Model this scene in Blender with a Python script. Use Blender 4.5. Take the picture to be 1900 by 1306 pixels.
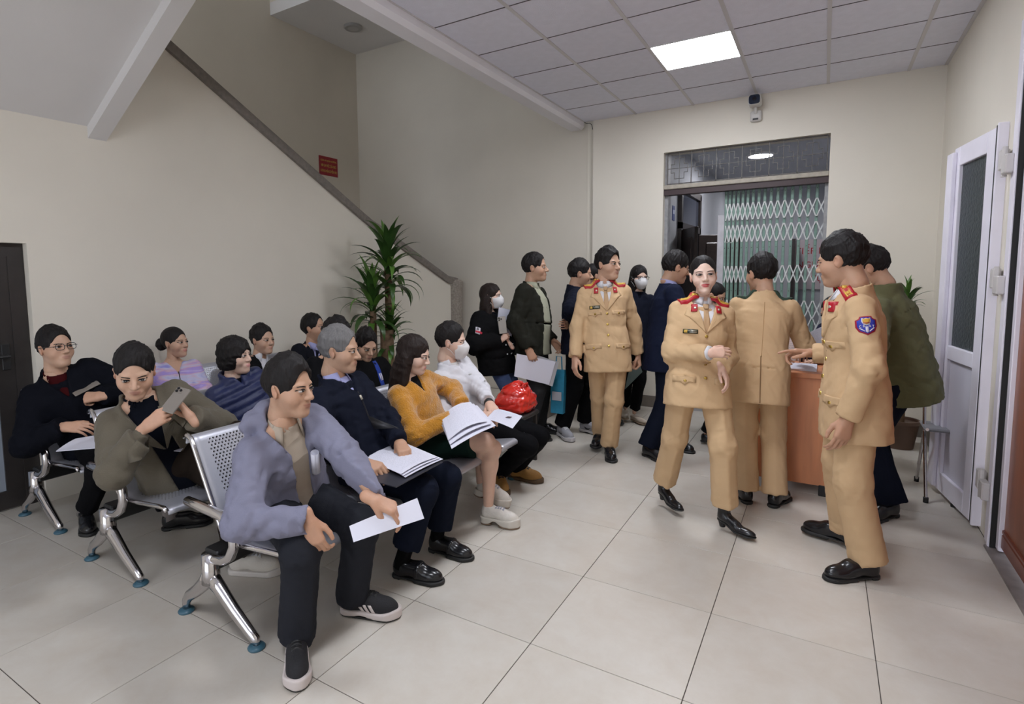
import bpy, math, random
import numpy as np
from mathutils import Matrix, Vector

for o in list(bpy.data.objects):
    bpy.data.objects.remove(o)
scene = bpy.context.scene
COL = scene.collection
random.seed(4)

# ---------------------------------------------------------------- camera
FPX, CX, CY = 1044.17, 879.95, 604.57            # focal length and principal point in pixels of the 1900x1306 frame
YAW, PITCH, ROLL = -0.55579, -0.08989, -0.01054
EYE = np.array([0.0, 0.0, 1.513])
def _axes(y, p, r):
    fw = np.array([math.sin(y)*math.cos(p), math.cos(y)*math.cos(p), math.sin(p)])
    rt = np.array([math.cos(y), -math.sin(y), 0.0]); up = np.cross(rt, fw)
    c, s = math.cos(r), math.sin(r)
    return c*rt+s*up, -s*rt+c*up, fw
RT, UP, FW = _axes(YAW, PITCH, ROLL)
cam = bpy.data.cameras.new('camera')
cam.sensor_width = 36.0
cam.lens = FPX/1900*36
cam.shift_x = (950-CX)/1900
cam.shift_y = (CY-653)/1900
cam.clip_start = 0.05
camo = bpy.data.objects.new('camera', cam); COL.objects.link(camo)
M = Matrix.Identity(4)
for i in range(3):
    M[i][0], M[i][1], M[i][2], M[i][3] = RT[i], UP[i], -FW[i], EYE[i]
camo.matrix_world = M
scene.camera = camo

# ---------------------------------------------------------------- world, exposure
vs = scene.view_settings
vs.view_transform = 'Standard'; vs.look = 'None'; vs.gamma = 1.0; vs.use_curve_mapping = False
vs.exposure = 1.2
world = bpy.data.worlds.new('world'); scene.world = world; world.use_nodes = True
wb = world.node_tree.nodes['Background']
wb.inputs[0].default_value = (0.83, 0.89, 1.0, 1); wb.inputs[1].default_value = 1.2

PANEL_POWER = 17.0      # emission strength of the ceiling light panels
CORRIDOR_POWER = 60.0   # emission strength of the round corridor lamps

# ---------------------------------------------------------------- measuring helpers (real positions in metres)
def ray(x, y): return RT*(x-CX)/FPX - UP*(y-CY)/FPX + FW
def on(x, y, ax, v):
    d = ray(x, y); return EYE + (v-EYE[ax])/d[ax]*d
def fl(x, y, z=0.0): return on(x, y, 2, z)
def depth(P): return float((np.asarray(P, float)-EYE)@FW)
def atd(x, y, d):
    r = ray(x, y); return EYE + r*d/(r@FW)

# ---------------------------------------------------------------- object helpers
def link(o, parent=None):
    COL.objects.link(o)
    if parent is not None: o.parent = parent
    return o
def tag(o, label=None, cat=None, group=None, kind=None):
    if label: o['label'] = label
    if cat: o['category'] = cat
    if group: o['group'] = group
    if kind: o['kind'] = kind
    return o
def empty(name, loc, label=None, cat=None, group=None, rz=0.0, kind=None):
    o = bpy.data.objects.new(name, None); o.empty_display_size = 0.1
    o.location = loc; o.rotation_euler = (0, 0, rz)
    link(o); return tag(o, label, cat, group, kind)
def mesh(name, v, f, mat=None, smooth=False, col=None, colname='Col'):
    me = bpy.data.meshes.new(name)
    v = np.asarray(v, dtype=np.float32)
    if isinstance(f, np.ndarray):
        n = f.shape[1]
        me.vertices.add(len(v)); me.vertices.foreach_set('co', v.ravel())
        me.loops.add(f.size); me.loops.foreach_set('vertex_index', f.ravel().astype(np.int32))
        me.polygons.add(len(f)); me.polygons.foreach_set('loop_start', np.arange(0, f.size, n, dtype=np.int32))
        me.update(calc_edges=True)
    else:
        me.from_pydata(v.tolist(), [], f); me.update()
    if smooth: me.polygons.foreach_set('use_smooth', np.ones(len(me.polygons), dtype=bool))
    if col is not None:
        a = me.color_attributes.new(colname, 'FLOAT_COLOR', 'POINT')
        c = np.ones((len(v), 4), np.float32); c[:, :3] = col
        a.data.foreach_set('color', c.ravel())
    if mat is not None:
        for m in (mat if isinstance(mat, (list, tuple)) else [mat]): me.materials.append(m)
    return me
def obj(name, me, parent=None, loc=(0, 0, 0)):
    o = bpy.data.objects.new(name, me); o.location = loc
    return link(o, parent)

class MB:
    """collects simple shapes into one mesh"""
    def __init__(s): s.v = []; s.f = []
    def add(s, v, f):
        k = len(s.v); s.v += [tuple(map(float, p)) for p in v]; s.f += [tuple(i+k for i in q) for q in f]; return s
    def box(s, lo, hi, bevel=0.0):
        x0, y0, z0 = lo; x1, y1, z1 = hi
        if bevel <= 0:
            v = [(x0,y0,z0),(x1,y0,z0),(x1,y1,z0),(x0,y1,z0),(x0,y0,z1),(x1,y0,z1),(x1,y1,z1),(x0,y1,z1)]
            return s.add(v, [(0,3,2,1),(4,5,6,7),(0,1,5,4),(1,2,6,5),(2,3,7,6),(3,0,4,7)])
        b = min(bevel, (x1-x0)/2.01, (y1-y0)/2.01, (z1-z0)/2.01)
        pr = lambda i: [(x0+b+i,y0+i),(x1-b-i,y0+i),(x1-i,y0+b+i),(x1-i,y1-b-i),(x1-b-i,y1-i),(x0+b+i,y1-i),(x0+i,y1-b-i),(x0+i,y0+b+i)]
        L = [[(x, y, z0) for x, y in pr(b*.7)], [(x, y, z0+b) for x, y in pr(0)], [(x, y, z1-b) for x, y in pr(0)], [(x, y, z1) for x, y in pr(b*.7)]]
        return s.rings(L, True)
    def rings(s, L, cap=True, close=True):
        n = len(L[0]); v = [p for r in L for p in r]; f = []
        for i in range(len(L)-1):
            for j in range(n if close else n-1):
                a = i*n+j; b = i*n+(j+1) % n; f.append((a, b, b+n, a+n))
        if cap: f.append(tuple(range(n-1, -1, -1))); f.append(tuple(range((len(L)-1)*n, len(L)*n)))
        return s.add(v, f)
    def tube(s, pts, r, n=12, cap=True, squash=None):
        pts = [Vector(p) for p in pts]; rs = r if isinstance(r, (list, tuple)) else [r]*len(pts)
        L = []; u = None
        for i, p in enumerate(pts):
            t = (pts[min(i+1, len(pts)-1)]-pts[max(i-1, 0)]).normalized()
            if u is None:
                u = t.orthogonal().normalized() if abs(t.z) > .9 else t.cross(Vector((0, 0, 1))).normalized()
            u = (u-t*u.dot(t)).normalized(); w = t.cross(u)
            sq = squash or (1, 1)
            L.append([p+u*math.cos(2*math.pi*k/n)*rs[i]*sq[0]+w*math.sin(2*math.pi*k/n)*rs[i]*sq[1] for k in range(n)])
        return s.rings(L, cap)
    def cyl(s, c, r, z0, z1, n=24, r2=None):
        r2 = r if r2 is None else r2
        return s.rings([[(c[0]+rr*math.cos(2*math.pi*k/n), c[1]+rr*math.sin(2*math.pi*k/n), z) for k in range(n)] for rr, z in ((r, z0), (r2, z1))])
    def lathe(s, c, prof, n=24):
        return s.rings([[(c[0]+r*math.cos(2*math.pi*k/n), c[1]+r*math.sin(2*math.pi*k/n), c[2]+z) for k in range(n)] for r, z in prof])
    def prism(s, poly, fn0, fn1):
        """poly: 2-D outline, fn0/fn1 map (u, v) to the two faces"""
        n = len(poly); v = [fn0(*p) for p in poly]+[fn1(*p) for p in poly]
        f = [tuple(range(n-1, -1, -1)), tuple(range(n, 2*n))]+[(i, (i+1) % n, (i+1) % n+n, i+n) for i in range(n)]
        return s.add(v, f)
    def build(s, name, mat, parent=None, loc=(0, 0, 0), smooth=False):
        v = np.array(s.v)-np.array(loc if parent is None else (0, 0, 0))
        me = mesh(name, v, s.f, mat, smooth)
        bm_fix(me)
        return obj(name, me, parent, loc if parent is None else (0, 0, 0))
def bm_fix(me):
    import bmesh
    b = bmesh.new(); b.from_mesh(me); bmesh.ops.recalc_face_normals(b, faces=b.faces); b.to_mesh(me); b.free()
def auto_smooth(o, ang=40):
    me = o.data
    me.polygons.foreach_set('use_smooth', np.ones(len(me.polygons), dtype=bool))
    try: me.set_sharp_from_angle(angle=math.radians(ang))
    except Exception: pass
    return o

# ---------------------------------------------------------------- materials
MATS = {}
def nt(m): return m.node_tree
def mat(name, col, rough=0.6, metal=0.0, spec=0.5, noise=None, bump=None, sheen=0.0, coat=0.0, attr=None, sss=0.0, trans=0.0, alpha=1.0, emit=None, vary=0.0, coords='Object'):
    """noise=(scale, amount), bump=(scale, strength, detail)"""
    if name in MATS: return MATS[name]
    m = bpy.data.materials.new(name); m.use_nodes = True; t = m.node_tree; N = t.nodes; Lk = t.links
    b = N['Principled BSDF']
    b.inputs['Roughness'].default_value = rough; b.inputs['Metallic'].default_value = metal
    b.inputs['Specular IOR Level'].default_value = spec
    if sheen: b.inputs['Sheen Weight'].default_value = sheen; b.inputs['Sheen Roughness'].default_value = 0.5
    if coat: b.inputs['Coat Weight'].default_value = coat; b.inputs['Coat Roughness'].default_value = 0.15
    if trans: b.inputs['Transmission Weight'].default_value = trans
    if alpha < 1: b.inputs['Alpha'].default_value = alpha
    if sss: b.inputs['Subsurface Weight'].default_value = sss; b.inputs['Subsurface Radius'].default_value = (0.012, 0.005, 0.003); b.inputs['Subsurface Scale'].default_value = 0.6
    if emit: b.inputs['Emission Color'].default_value = (*emit[0], 1); b.inputs['Emission Strength'].default_value = emit[1]
    c = (*col, 1)
    b.inputs['Base Color'].default_value = c
    src = None
    tc = N.new('ShaderNodeTexCoord')
    if attr:
        a = N.new('ShaderNodeAttribute'); a.attribute_name = attr; src = a.outputs['Color']
    if noise:
        n = N.new('ShaderNodeTexNoise'); n.inputs['Scale'].default_value = noise[0]; n.inputs['Detail'].default_value = 5; Lk.new(tc.outputs[coords], n.inputs['Vector'])
        r = N.new('ShaderNodeMapRange'); r.inputs[1].default_value = .3; r.inputs[2].default_value = .7; r.inputs[3].default_value = 1-noise[1]; r.inputs[4].default_value = 1+noise[1]
        Lk.new(n.outputs['Fac'], r.inputs[0])
        mx = N.new('ShaderNodeMix'); mx.data_type = 'RGBA'; mx.blend_type = 'MULTIPLY'; mx.inputs[0].default_value = 1
        if src: Lk.new(src, mx.inputs[6])
        else: mx.inputs[6].default_value = c
        cb = N.new('ShaderNodeCombineColor')
        for k in range(3): Lk.new(r.outputs[0], cb.inputs[k])
        Lk.new(cb.outputs[0], mx.inputs[7]); src = mx.outputs[2]
    if vary:
        oi = N.new('ShaderNodeObjectInfo'); r = N.new('ShaderNodeMapRange'); r.inputs[3].default_value = 1-vary; r.inputs[4].default_value = 1+vary*.6
        Lk.new(oi.outputs['Random'], r.inputs[0]); h = N.new('ShaderNodeHueSaturation'); Lk.new(r.outputs[0], h.inputs['Value'])
        if src: Lk.new(src, h.inputs['Color'])
        else: h.inputs['Color'].default_value = c
        src = h.outputs[0]
    if src: Lk.new(src, b.inputs['Base Color'])
    if bump:
        n = N.new('ShaderNodeTexNoise'); n.inputs['Scale'].default_value = bump[0]; n.inputs['Detail'].default_value = bump[2] if len(bump) > 2 else 4
        Lk.new(tc.outputs[coords], n.inputs['Vector'])
        bp = N.new('ShaderNodeBump'); bp.inputs['Strength'].default_value = bump[1]; bp.inputs['Distance'].default_value = 0.01
        Lk.new(n.outputs['Fac'], bp.inputs['Height']); Lk.new(bp.outputs[0], b.inputs['Normal'])
    MATS[name] = m
    return m
def hexc(h, k=1.0):
    h = h.lstrip('#'); r = [int(h[i:i+2], 16)/255 for i in (0, 2, 4)]
    return tuple((c/12.92 if c <= .04045 else ((c+.055)/1.055)**2.4)*k for c in r)
def emission(name, col, s):
    m = bpy.data.materials.new(name); m.use_nodes = True; t = m.node_tree
    t.nodes.remove(t.nodes['Principled BSDF']); e = t.nodes.new('ShaderNodeEmission'); e.inputs[0].default_value = (*col, 1); e.inputs[1].default_value = s
    t.links.new(e.outputs[0], t.nodes['Material Output'].inputs[0]); MATS[name] = m; return m
# ================================================================ THE SETTING
XL, XR, YB, YS, ZC = -4.45, 0.83, 6.40, 6.47, 3.268     # left wall, right wall, back wall, stair back wall, ceiling
XS = -6.04                                               # far wall of the stairwell
T0X, T0Y = -0.3718, 2.576                                # a floor tile corner

m_wall = mat('wall_cream', (0.77, 0.72, 0.63), .75, noise=(1.3, .035), bump=(60, .05), coords='Object')
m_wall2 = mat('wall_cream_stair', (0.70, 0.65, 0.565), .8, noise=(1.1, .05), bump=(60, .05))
m_white = mat('white_plaster', (0.74, 0.72, 0.71), .75, noise=(1.5, .03), bump=(50, .04))
m_beam = mat('beam_paint', (0.80, 0.785, 0.82), .7, noise=(2, .03))
m_grout = mat('grout', (0.10, 0.085, 0.075), .9)
m_conc = mat('terrazzo', (0.34, 0.30, 0.26), .5, noise=(45, .25), bump=(80, .1))
m_dado = mat('dado_paint', (0.60, 0.53, 0.44), .55, noise=(2, .05))
m_skirt = mat('skirting_stone', (0.17, 0.145, 0.12), .5, noise=(9, .15))
m_dark = mat('dark_frame', (0.028, 0.024, 0.023), .4, noise=(12, .15))
m_black = mat('black_plastic', (0.012, 0.012, 0.013), .5)

# floor tile: polished cream stone look
def floor_mat():
    m = mat('floor_tile', (0.60, 0.54, 0.465), .24, spec=.45, vary=.05)
    t = m.node_tree; N = t.nodes; b = N['Principled BSDF']
    tc = N.new('ShaderNodeTexCoord'); oi = N.new('ShaderNodeObjectInfo')
    ad = N.new('ShaderNodeVectorMath'); ad.operation = 'ADD'; t.links.new(tc.outputs['Object'], ad.inputs[0])
    sc = N.new('ShaderNodeVectorMath'); sc.operation = 'SCALE'; t.links.new(oi.outputs['Location'], sc.inputs[0]); sc.inputs['Scale'].default_value = 3.1
    t.links.new(sc.outputs[0], ad.inputs[1])
    n1 = N.new('ShaderNodeTexNoise'); n1.inputs['Scale'].default_value = 5.0; n1.inputs['Detail'].default_value = 9; n1.inputs['Roughness'].default_value = .68; n1.inputs['Distortion'].default_value = .3
    t.links.new(ad.outputs[0], n1.inputs['Vector'])
    cr = N.new('ShaderNodeValToRGB'); e = cr.color_ramp.elements
    e[0].position = .26; e[0].color = (0.560, 0.505, 0.437, 1); e[1].position = .72; e[1].color = (0.635, 0.602, 0.548, 1)
    t.links.new(n1.outputs['Fac'], cr.inputs[0])
    hs = [x for x in N if x.type == 'HUE_SAT'][0]; t.links.new(cr.outputs[0], hs.inputs['Color'])
    b.inputs['Roughness'].default_value = .30
    return m
m_floor = floor_mat()
m_ctile = mat('ceiling_tile', (0.79, 0.79, 0.89), .9, noise=(14, .03), bump=(140, .35, 2), vary=.03)
m_tbar = mat('ceiling_tbar', (0.62, 0.60, 0.62), .5)

def struct(o): return tag(o, kind='structure')
def sbox(name, lo, hi, m, parent=None, bevel=0):
    o = MB().box(lo, hi, bevel).build(name, m, parent)
    return o if parent is not None else struct(o)

# ---- floor: slab plus one object for each tile
floor = sbox('floor', (-7.0, -3.0, -.12), (1.6, 7.35, -.004), m_grout)
def tile_mesh(x0, y0, x1, y1, g=.0016, t=.004):
    cx, cy = (x0+x1)/2, (y0+y1)/2
    b = MB().box((x0+g-cx, y0+g-cy, -t), (x1-g-cx, y1-g-cy, 0), .0012)
    me = mesh('tile', b.v, b.f, m_floor); return me, (cx, cy, 0)
full = None
for i in range(-8, 3):
    for j in range(-10, 9):
        x0, y0 = T0X+.6*i, T0Y+.6*j; x1, y1 = x0+.6, y0+.6
        a0, b0, a1, b1 = max(x0, -4.53), max(y0, -2.9), min(x1, XR+.02), min(y1, YS-.02)
        if a1-a0 < .03 or b1-b0 < .03: continue
        if b0 > YB+.02 and a0 > -2.33: continue
        if a1-a0 > .599 and b1-b0 > .599:
            if full is None: full = tile_mesh(x0, y0, x1, y1)[0]
            obj('tile', full, floor, ((x0+x1)/2, (y0+y1)/2, 0))
        else:
            me, c = tile_mesh(a0, b0, a1, b1); obj('tile', me, floor, c)

# ---- left wall with the sloping stair parapet and the low door under the stair
poly = [(-2.9, 0), (.45, 0), (.45, 1.752), (1.617, 1.752), (1.617, 0), (4.955, 0), (4.955, 2.06), (2.60, 3.345), (2.1, 3.62), (2.1, 5.3), (-2.9, 5.3)]
wl = MB().prism(poly, lambda y, z: (XL, y, z), lambda y, z: (XL-.16, y, z)).build('wall_left', m_wall); struct(wl)
pdx = lambda y: max(0.0, (y-4.955)*.19)                  # the last stretch of the parapet flares into the room
b = MB().add([(XL, 4.955, 0), (XL+pdx(6.2), 6.2, 0), (XL+pdx(6.2), 6.2, 1.40), (XL, 4.955, 2.06), (XL-.16, 4.955, 0), (XL+pdx(6.2)-.16, 6.2, 0), (XL+pdx(6.2)-.16, 6.2, 1.40), (XL-.16, 4.955, 2.06)],
    [(0, 1, 2, 3), (7, 6, 5, 4), (0, 4, 5, 1), (1, 5, 6, 2), (2, 6, 7, 3), (3, 7, 4, 0)])
struct(b.build('wall_parapet', m_wall))
rail_pts = [(2.2, 3.60), (3.4, 2.953), (4.80, 2.205), (4.93, 2.140), (5.08, 2.07), (6.14, 1.486), (6.30, 1.46)]
b = MB(); L = []
for (y, z) in rail_pts:
    q = XL+pdx(y)
    L.append([(q+.035, y, z-.075), (q+.045, y, z-.03), (q+.035, y, z+.012), (q+.0, y, z+.025), (q-.16, y, z+.025), (q-.20, y, z), (q-.20, y, z-.075)])
b.rings(L); rail = b.build('trim_1', mat('rail_stone', (0.20, 0.175, 0.155), .5, noise=(30, .15), bump=(80, .1))); struct(rail); auto_smooth(rail, 50)
b = MB().lathe((-4.235, 6.31, 0), [(.13, 0), (.13, .12), (.112, .14), (.112, 1.36), (.124, 1.39), (.124, 1.43), (.10, 1.455)], 28)
newel = b.build('trim_2', m_conc, smooth=False); struct(newel); auto_smooth(newel, 35)
# stair flight behind the parapet
flight = struct(empty('stair_flight', (XS+.7, 6.3, 0)))
for k in range(13):
    y1 = 6.3-k*.30; z1 = .48+.163*k
    MB().box((XS+.01-flight.location.x, y1-.31-6.3, z1-.30), (XL-.17-flight.location.x, y1-6.3, z1), .01).build('step', m_conc, flight)
MB().box((-2.55-flight.location.x, 5.25-6.3, 0), (-2.42-flight.location.x, 6.39-6.3, .17), .01).build('step', m_skirt, flight)
# stairwell walls and ceiling
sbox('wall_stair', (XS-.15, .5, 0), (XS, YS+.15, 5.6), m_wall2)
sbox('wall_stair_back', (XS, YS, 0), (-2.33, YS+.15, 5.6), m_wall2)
sbox('wall_stair_return', (-2.42, YB+.06, 0), (-2.33, YS+.1, 3.9), m_wall)
sbox('ceiling_stair', (XS, 4.95, 4.79), (-2.44, YS, 4.94), m_white)
sbox('ceiling_upper', (XS, -2.9, 5.95), (-2.44, 5.0, 6.05), m_white)
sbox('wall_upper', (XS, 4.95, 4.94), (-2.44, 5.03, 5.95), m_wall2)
lamp = empty('ceiling_lamp', (-5.40, 5.75, 4.79), 'small round unlit lamp on the dark ceiling above the stairs', 'lamp')
o = MB().lathe((0, 0, 0), [(.12, 0), (.12, -.02), (.108, -.032), (.095, -.032)], 32).build('ring', mat('lamp_ring', (.36, .35, .34), .5), lamp); auto_smooth(o)
o = MB().lathe((0, 0, 0), [(.095, -.02), (.095, -.028), (.06, -.034), (.001, -.036)], 32).build('diffuser', mat('lamp_glass', (.42, .41, .40), .4), lamp); auto_smooth(o)

# ---- underside of the upper flight with its edge beam
sl = .585
def zs(x): return 2.585+sl*(x-XL)
poly = [(-4.45, zs(-4.45)), (-2.62, zs(-2.62)), (-2.62, zs(-2.62)+.2), (-4.45, zs(-4.45)+.2)]
o = MB().prism(poly, lambda x, z: (x, -2.9, z), lambda x, z: (x, 2.03, z)).build('stair_soffit', m_white); struct(o)
poly = [(-4.452, 2.503), (-2.62, 2.503+sl*1.832), (-2.62, 2.503+sl*1.832+.35), (-4.452, 2.85)]
o = MB().prism(poly, lambda x, z: (x, 2.03, z), lambda x, z: (x, 2.15, z)).build('trim_3', m_white); struct(o)

# ---- beam, wall above it, suspended ceiling
b = MB(); b.rings([[(-2.615, y, 3.56), (-2.625, y, 3.20), (-2.60, y, 3.185), (-2.47, y, 3.185), (-2.44, y, 3.215), (-2.436, y, 3.56)] for y in (-2.9, YB)])
beam = b.build('beam', m_beam); struct(beam); auto_smooth(beam, 30)
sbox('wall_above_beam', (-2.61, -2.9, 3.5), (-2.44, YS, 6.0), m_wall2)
ceil = sbox('ceiling', (-2.45, -3.0, ZC+.02), (1.0, YB+.0, ZC+.12), mat('ceiling_void', (.07, .065, .07), .9))
CX0, CY0 = -2.4385, 6.4153
PANELS = {(2, 2), (2, 6), (2, 10)}  # the two nearer panels are added out of view to brighten the room
ct = {}
for i in range(6):
    for j in range(0, 16):
        x0 = CX0+.6*i; x1 = min(x0+.6, XR); y1 = CY0-.6*j; y0 = y1-.6; y1 = min(y1, YB)
        if x1-x0 < .05: continue
        if (i, j) in PANELS: continue
        key = (round(x1-x0, 3), round(y1-y0, 3))
        if key not in ct:
            w, d = key
            bb = MB().box((-w/2+.004, -d/2+.0035, 0), (w/2-.004, d/2-.0035, .018), .002); ct[key] = mesh('ceiling_tile', bb.v, bb.f, m_ctile)
        obj('ceiling_tile', ct[key], ceil, ((x0+x1)/2, (y0+y1)/2, ZC+.001))
for i in range(0, 7):
    x = min(CX0+.6*i, XR-.012)
    MB().box((x-.013 if i else x, -2.9, ZC-.004), (x+.013, YB, ZC+.0015)).build('ceiling_bar', m_tbar, ceil)
m_gapb = mat('joint_shade', (.10, .09, .10), .8)  # dark strips stand for the shade in the gaps between tiles
for j in range(1, 16):
    y = CY0-.6*j
    for i in range(6):
        x0 = CX0+.6*i+.013; x1 = min(CX0+.6*(i+1)-.013, XR-.025)
        if (i, j) in PANELS or (i, j-1) in PANELS or x1-x0 < .05: continue
        MB().box((x0, y-.0035, ZC-.0015), (x1, y+.0035, ZC+.004)).build('joint_shade', m_gapb, ceil)
for (i, j) in sorted(PANELS):
    cx, cy = CX0+.6*i+.3, CY0-.6*j-.3
    far = (j == 2)
    lp = empty('ceiling_light_panel', (cx, cy, ZC), 'bright square light panel in the suspended ceiling above the officers' if far else 'added square light panel in the suspended ceiling, out of view over the waiting area' if j == 6 else 'added square light panel in the suspended ceiling, out of view over the camera side', 'ceiling light')
    b = MB()
    for (a0, a1) in (((-.298, -.298), (.298, -.285)), ((-.298, .285), (.298, .298)), ((-.298, -.285), (-.285, .285)), ((.285, -.285), (.298, .285))):
        b.box((a0[0], a0[1], -.002), (a1[0], a1[1], .015))
    b.build('frame', mat('panel_frame', (.8, .8, .8), .4), lp)
    MB().box((-.285, -.285, 0), (.285, .285, .012)).build('diffuser', MATS.get('panel_light') or emission('panel_light', (.90, .935, 1.0), PANEL_POWER), lp)

# ---- back wall with the doorway
DX0, DX1, DZ = -1.53, 0.0, 2.812
b = MB()
b.box((-2.33, YB, 0), (DX0, YB+.22, 3.5)); b.box((DX1, YB, 0), (XR+.1, YB+.22, 3.5)); b.box((DX0, YB, DZ), (DX1, YB+.22, 3.5))
struct(b.build('wall_back', m_wall))
sbox('baseboard_back', (DX1+.0, YB-.012, 0), (XR, YB, .13), m_skirt)
sbox('baseboard_back_left', (-2.33, YB-.012, 0), (DX0, YB, .13), m_skirt)
# ---- right wall: solid part, doorway beyond the frame's right edge
b = MB()
b.box((XR, 4.10, 0), (XR+.2, YB, 3.5)); b.box((XR, 2.2, 2.83), (XR+.2, 4.10, 3.5)); b.box((XR, -3.0, 0), (XR+.2, 2.2, 3.5))
struct(b.build('wall_right', m_wall))
sbox('baseboard_right', (XR-.012, 4.55, 0), (XR, YB, .13), m_skirt)
b = MB()       # unseen wall behind the camera; wide doorway added to let daylight in
b.box((-4.6, -3.1, 0), (-3.6, -2.9, 6.0)); b.box((-.2, -3.1, 0), (1.0, -2.9, 6.0)); b.box((-3.6, -3.1, 2.7), (-.2, -2.9, 6.0))
struct(b.build('wall_near', m_wall))
# ================================================================ CORRIDOR BEHIND THE DOORWAY
m_corr = mat('corridor_wall', (0.50, 0.51, 0.54), .6, noise=(2, .05))
m_corrf = mat('corridor_floor', (0.33, 0.31, 0.30), .3, noise=(4, .1))
m_wood_d = mat('dark_wood', (0.022, 0.014, 0.012), .35, noise=(20, .3))
CL, CR, CE, CZ = -1.62, 0.30, 12.6, 3.10
Y2 = YB+.22
sbox('floor_corridor', (CL-.1, YB, -.12), (CR+.1, CE, -.001), m_corrf)
sbox('wall_corridor_left', (CL-.15, Y2, 0), (CL, CE, 3.5), m_corr)
sbox('wall_corridor_right', (CR, Y2, 0), (CR+.15, CE, 3.5), m_corr)
sbox('wall_corridor_end', (CL, CE, 0), (CR, CE+.15, 3.5), m_corr)
sbox('ceiling_corridor', (CL-.1, Y2, CZ), (CR+.1, CE, CZ+.3), m_corr)
for n, (lx, ly, r, lab) in enumerate(((-.79, 8.60, .16, 'large round lit lamp on the corridor ceiling, nearest the doorway'), (-.72, 11.2, .12, 'small round lit lamp far down the corridor ceiling'))):
    lp = empty('corridor_lamp', (lx, ly, CZ), lab, 'ceiling light', 'round corridor lamps')
    auto_smooth(MB().lathe((0, 0, 0), [(r, 0), (r, -.03), (r-.012, -.04), (r-.02, -.03)], 32).build('ring', mat('lamp_white', (.8, .8, .8), .4), lp))
    MB().lathe((0, 0, 0), [(r-.02, -.005), (r-.02, -.03), (.01, -.034)], 32).build('diffuser', MATS.get('corridor_light') or emission('corridor_light', (.95, .95, 1.0), CORRIDOR_POWER), lp)
# dark carved door in the corridor's left wall
d1 = struct(empty('door_1', (CL, 7.55, 0)))
b = MB(); b.box((0, 0, 0), (.05, .09, 2.62)); b.box((0, 1.25, 0), (.05, 1.34, 2.62)); b.box((0, 0, 2.55), (.05, 1.34, 2.64)); b.box((0, 0, 2.08), (.05, 1.34, 2.16)); b.build('door_frame', m_wood_d, d1)
MB().box((.005, .09, 0), (.02, 1.25, 2.08)).build('opening_shade', m_black, d1)  # black sheet stands in for the darkness of the room behind
MB().box((.005, .09, 2.16), (.02, 1.25, 2.55)).build('pane', mat('dusk_glass', (.05, .055, .075), .08), d1)
for k, (yy, ang) in enumerate(((.10, -62), (1.24, 25))):
    lf = MB(); lf.box((0, -.022, .02), (.60, .022, 2.06), .006)
    for z0, z1 in ((.15, .75), (.9, 1.05), (1.15, 1.95)): lf.box((.1, -.03, z0), (.5, .03, z1), .012)
    o = lf.build('door_leaf', m_wood_d, d1); o.location = (.03, yy, 0); o.rotation_euler = (0, 0, math.radians(ang))
pq = empty('room_plaque', (CL+.001, 7.30, 2.25), 'small blue room plaque on the corridor wall', 'sign')
MB().box((0, -.06, -.09), (.006, .06, .09), .002).build('plate', mat('plaque_blue', (.08, .11, .30), .4), pq)
MB().box((.006, -.04, -.01), (.0075, .04, .04)).build('print', mat('plaque_print', (.6, .65, .8), .5), pq)

def text(name, s, size, M_, m, parent=None, ext=.001, align='CENTER', sx=1.0):
    cu = bpy.data.curves.new(name, 'FONT'); cu.body = s; cu.size = size; cu.align_x = align; cu.align_y = 'CENTER'; cu.extrude = ext; cu.resolution_u = 2
    o = bpy.data.objects.new(name, cu); COL.objects.link(o)
    bpy.context.view_layer.update()
    me = bpy.data.meshes.new_from_object(o.evaluated_get(bpy.context.evaluated_depsgraph_get()))
    bpy.data.objects.remove(o); me.name = name; me.materials.clear(); me.materials.append(m)
    me.transform(M_ @ Matrix.Diagonal((sx, 1, 1, 1)))
    return obj(name, me, parent)
def frame_m(o, x, y):
    x = Vector(x).normalized(); y = Vector(y).normalized(); z = x.cross(y)
    return Matrix(((x[0], y[0], z[0], o[0]), (x[1], y[1], z[1], o[1]), (x[2], y[2], z[2], o[2]), (0, 0, 0, 1)))
# notice board at the corridor's end
sg = empty('notice_board', (-.02, CE-.02, 1.62), 'pale pink notice board with red letters at the corridor end', 'sign')
MB().box((-.45, -.02, -.45), (.30, 0, .50), .004).build('board', mat('board_pink', (.62, .53, .55), .5), sg)
mr_ = mat('red_print', (.45, .02, .03), .5)
for z, s in ((.28, 'TIẾP DÂN'), (.02, 'NGUYỆN'), (-.24, 'VỤ')):
    text('lettering', s, .17, frame_m((-.1, -.022, z), (1, 0, 0), (0, 0, 1)), mr_, sg)
# a pale blue door post and a dark wooden cupboard far in the corridor
sbox('door_2', (.08, 9.4, 0), (.29, 9.45, 2.3), mat('pale_blue_paint', (.42, .47, .68), .5))
sbox('cupboard_corridor', (-.55, 11.6, 0), (-.46, 12.55, 2.1), m_wood_d)

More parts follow.
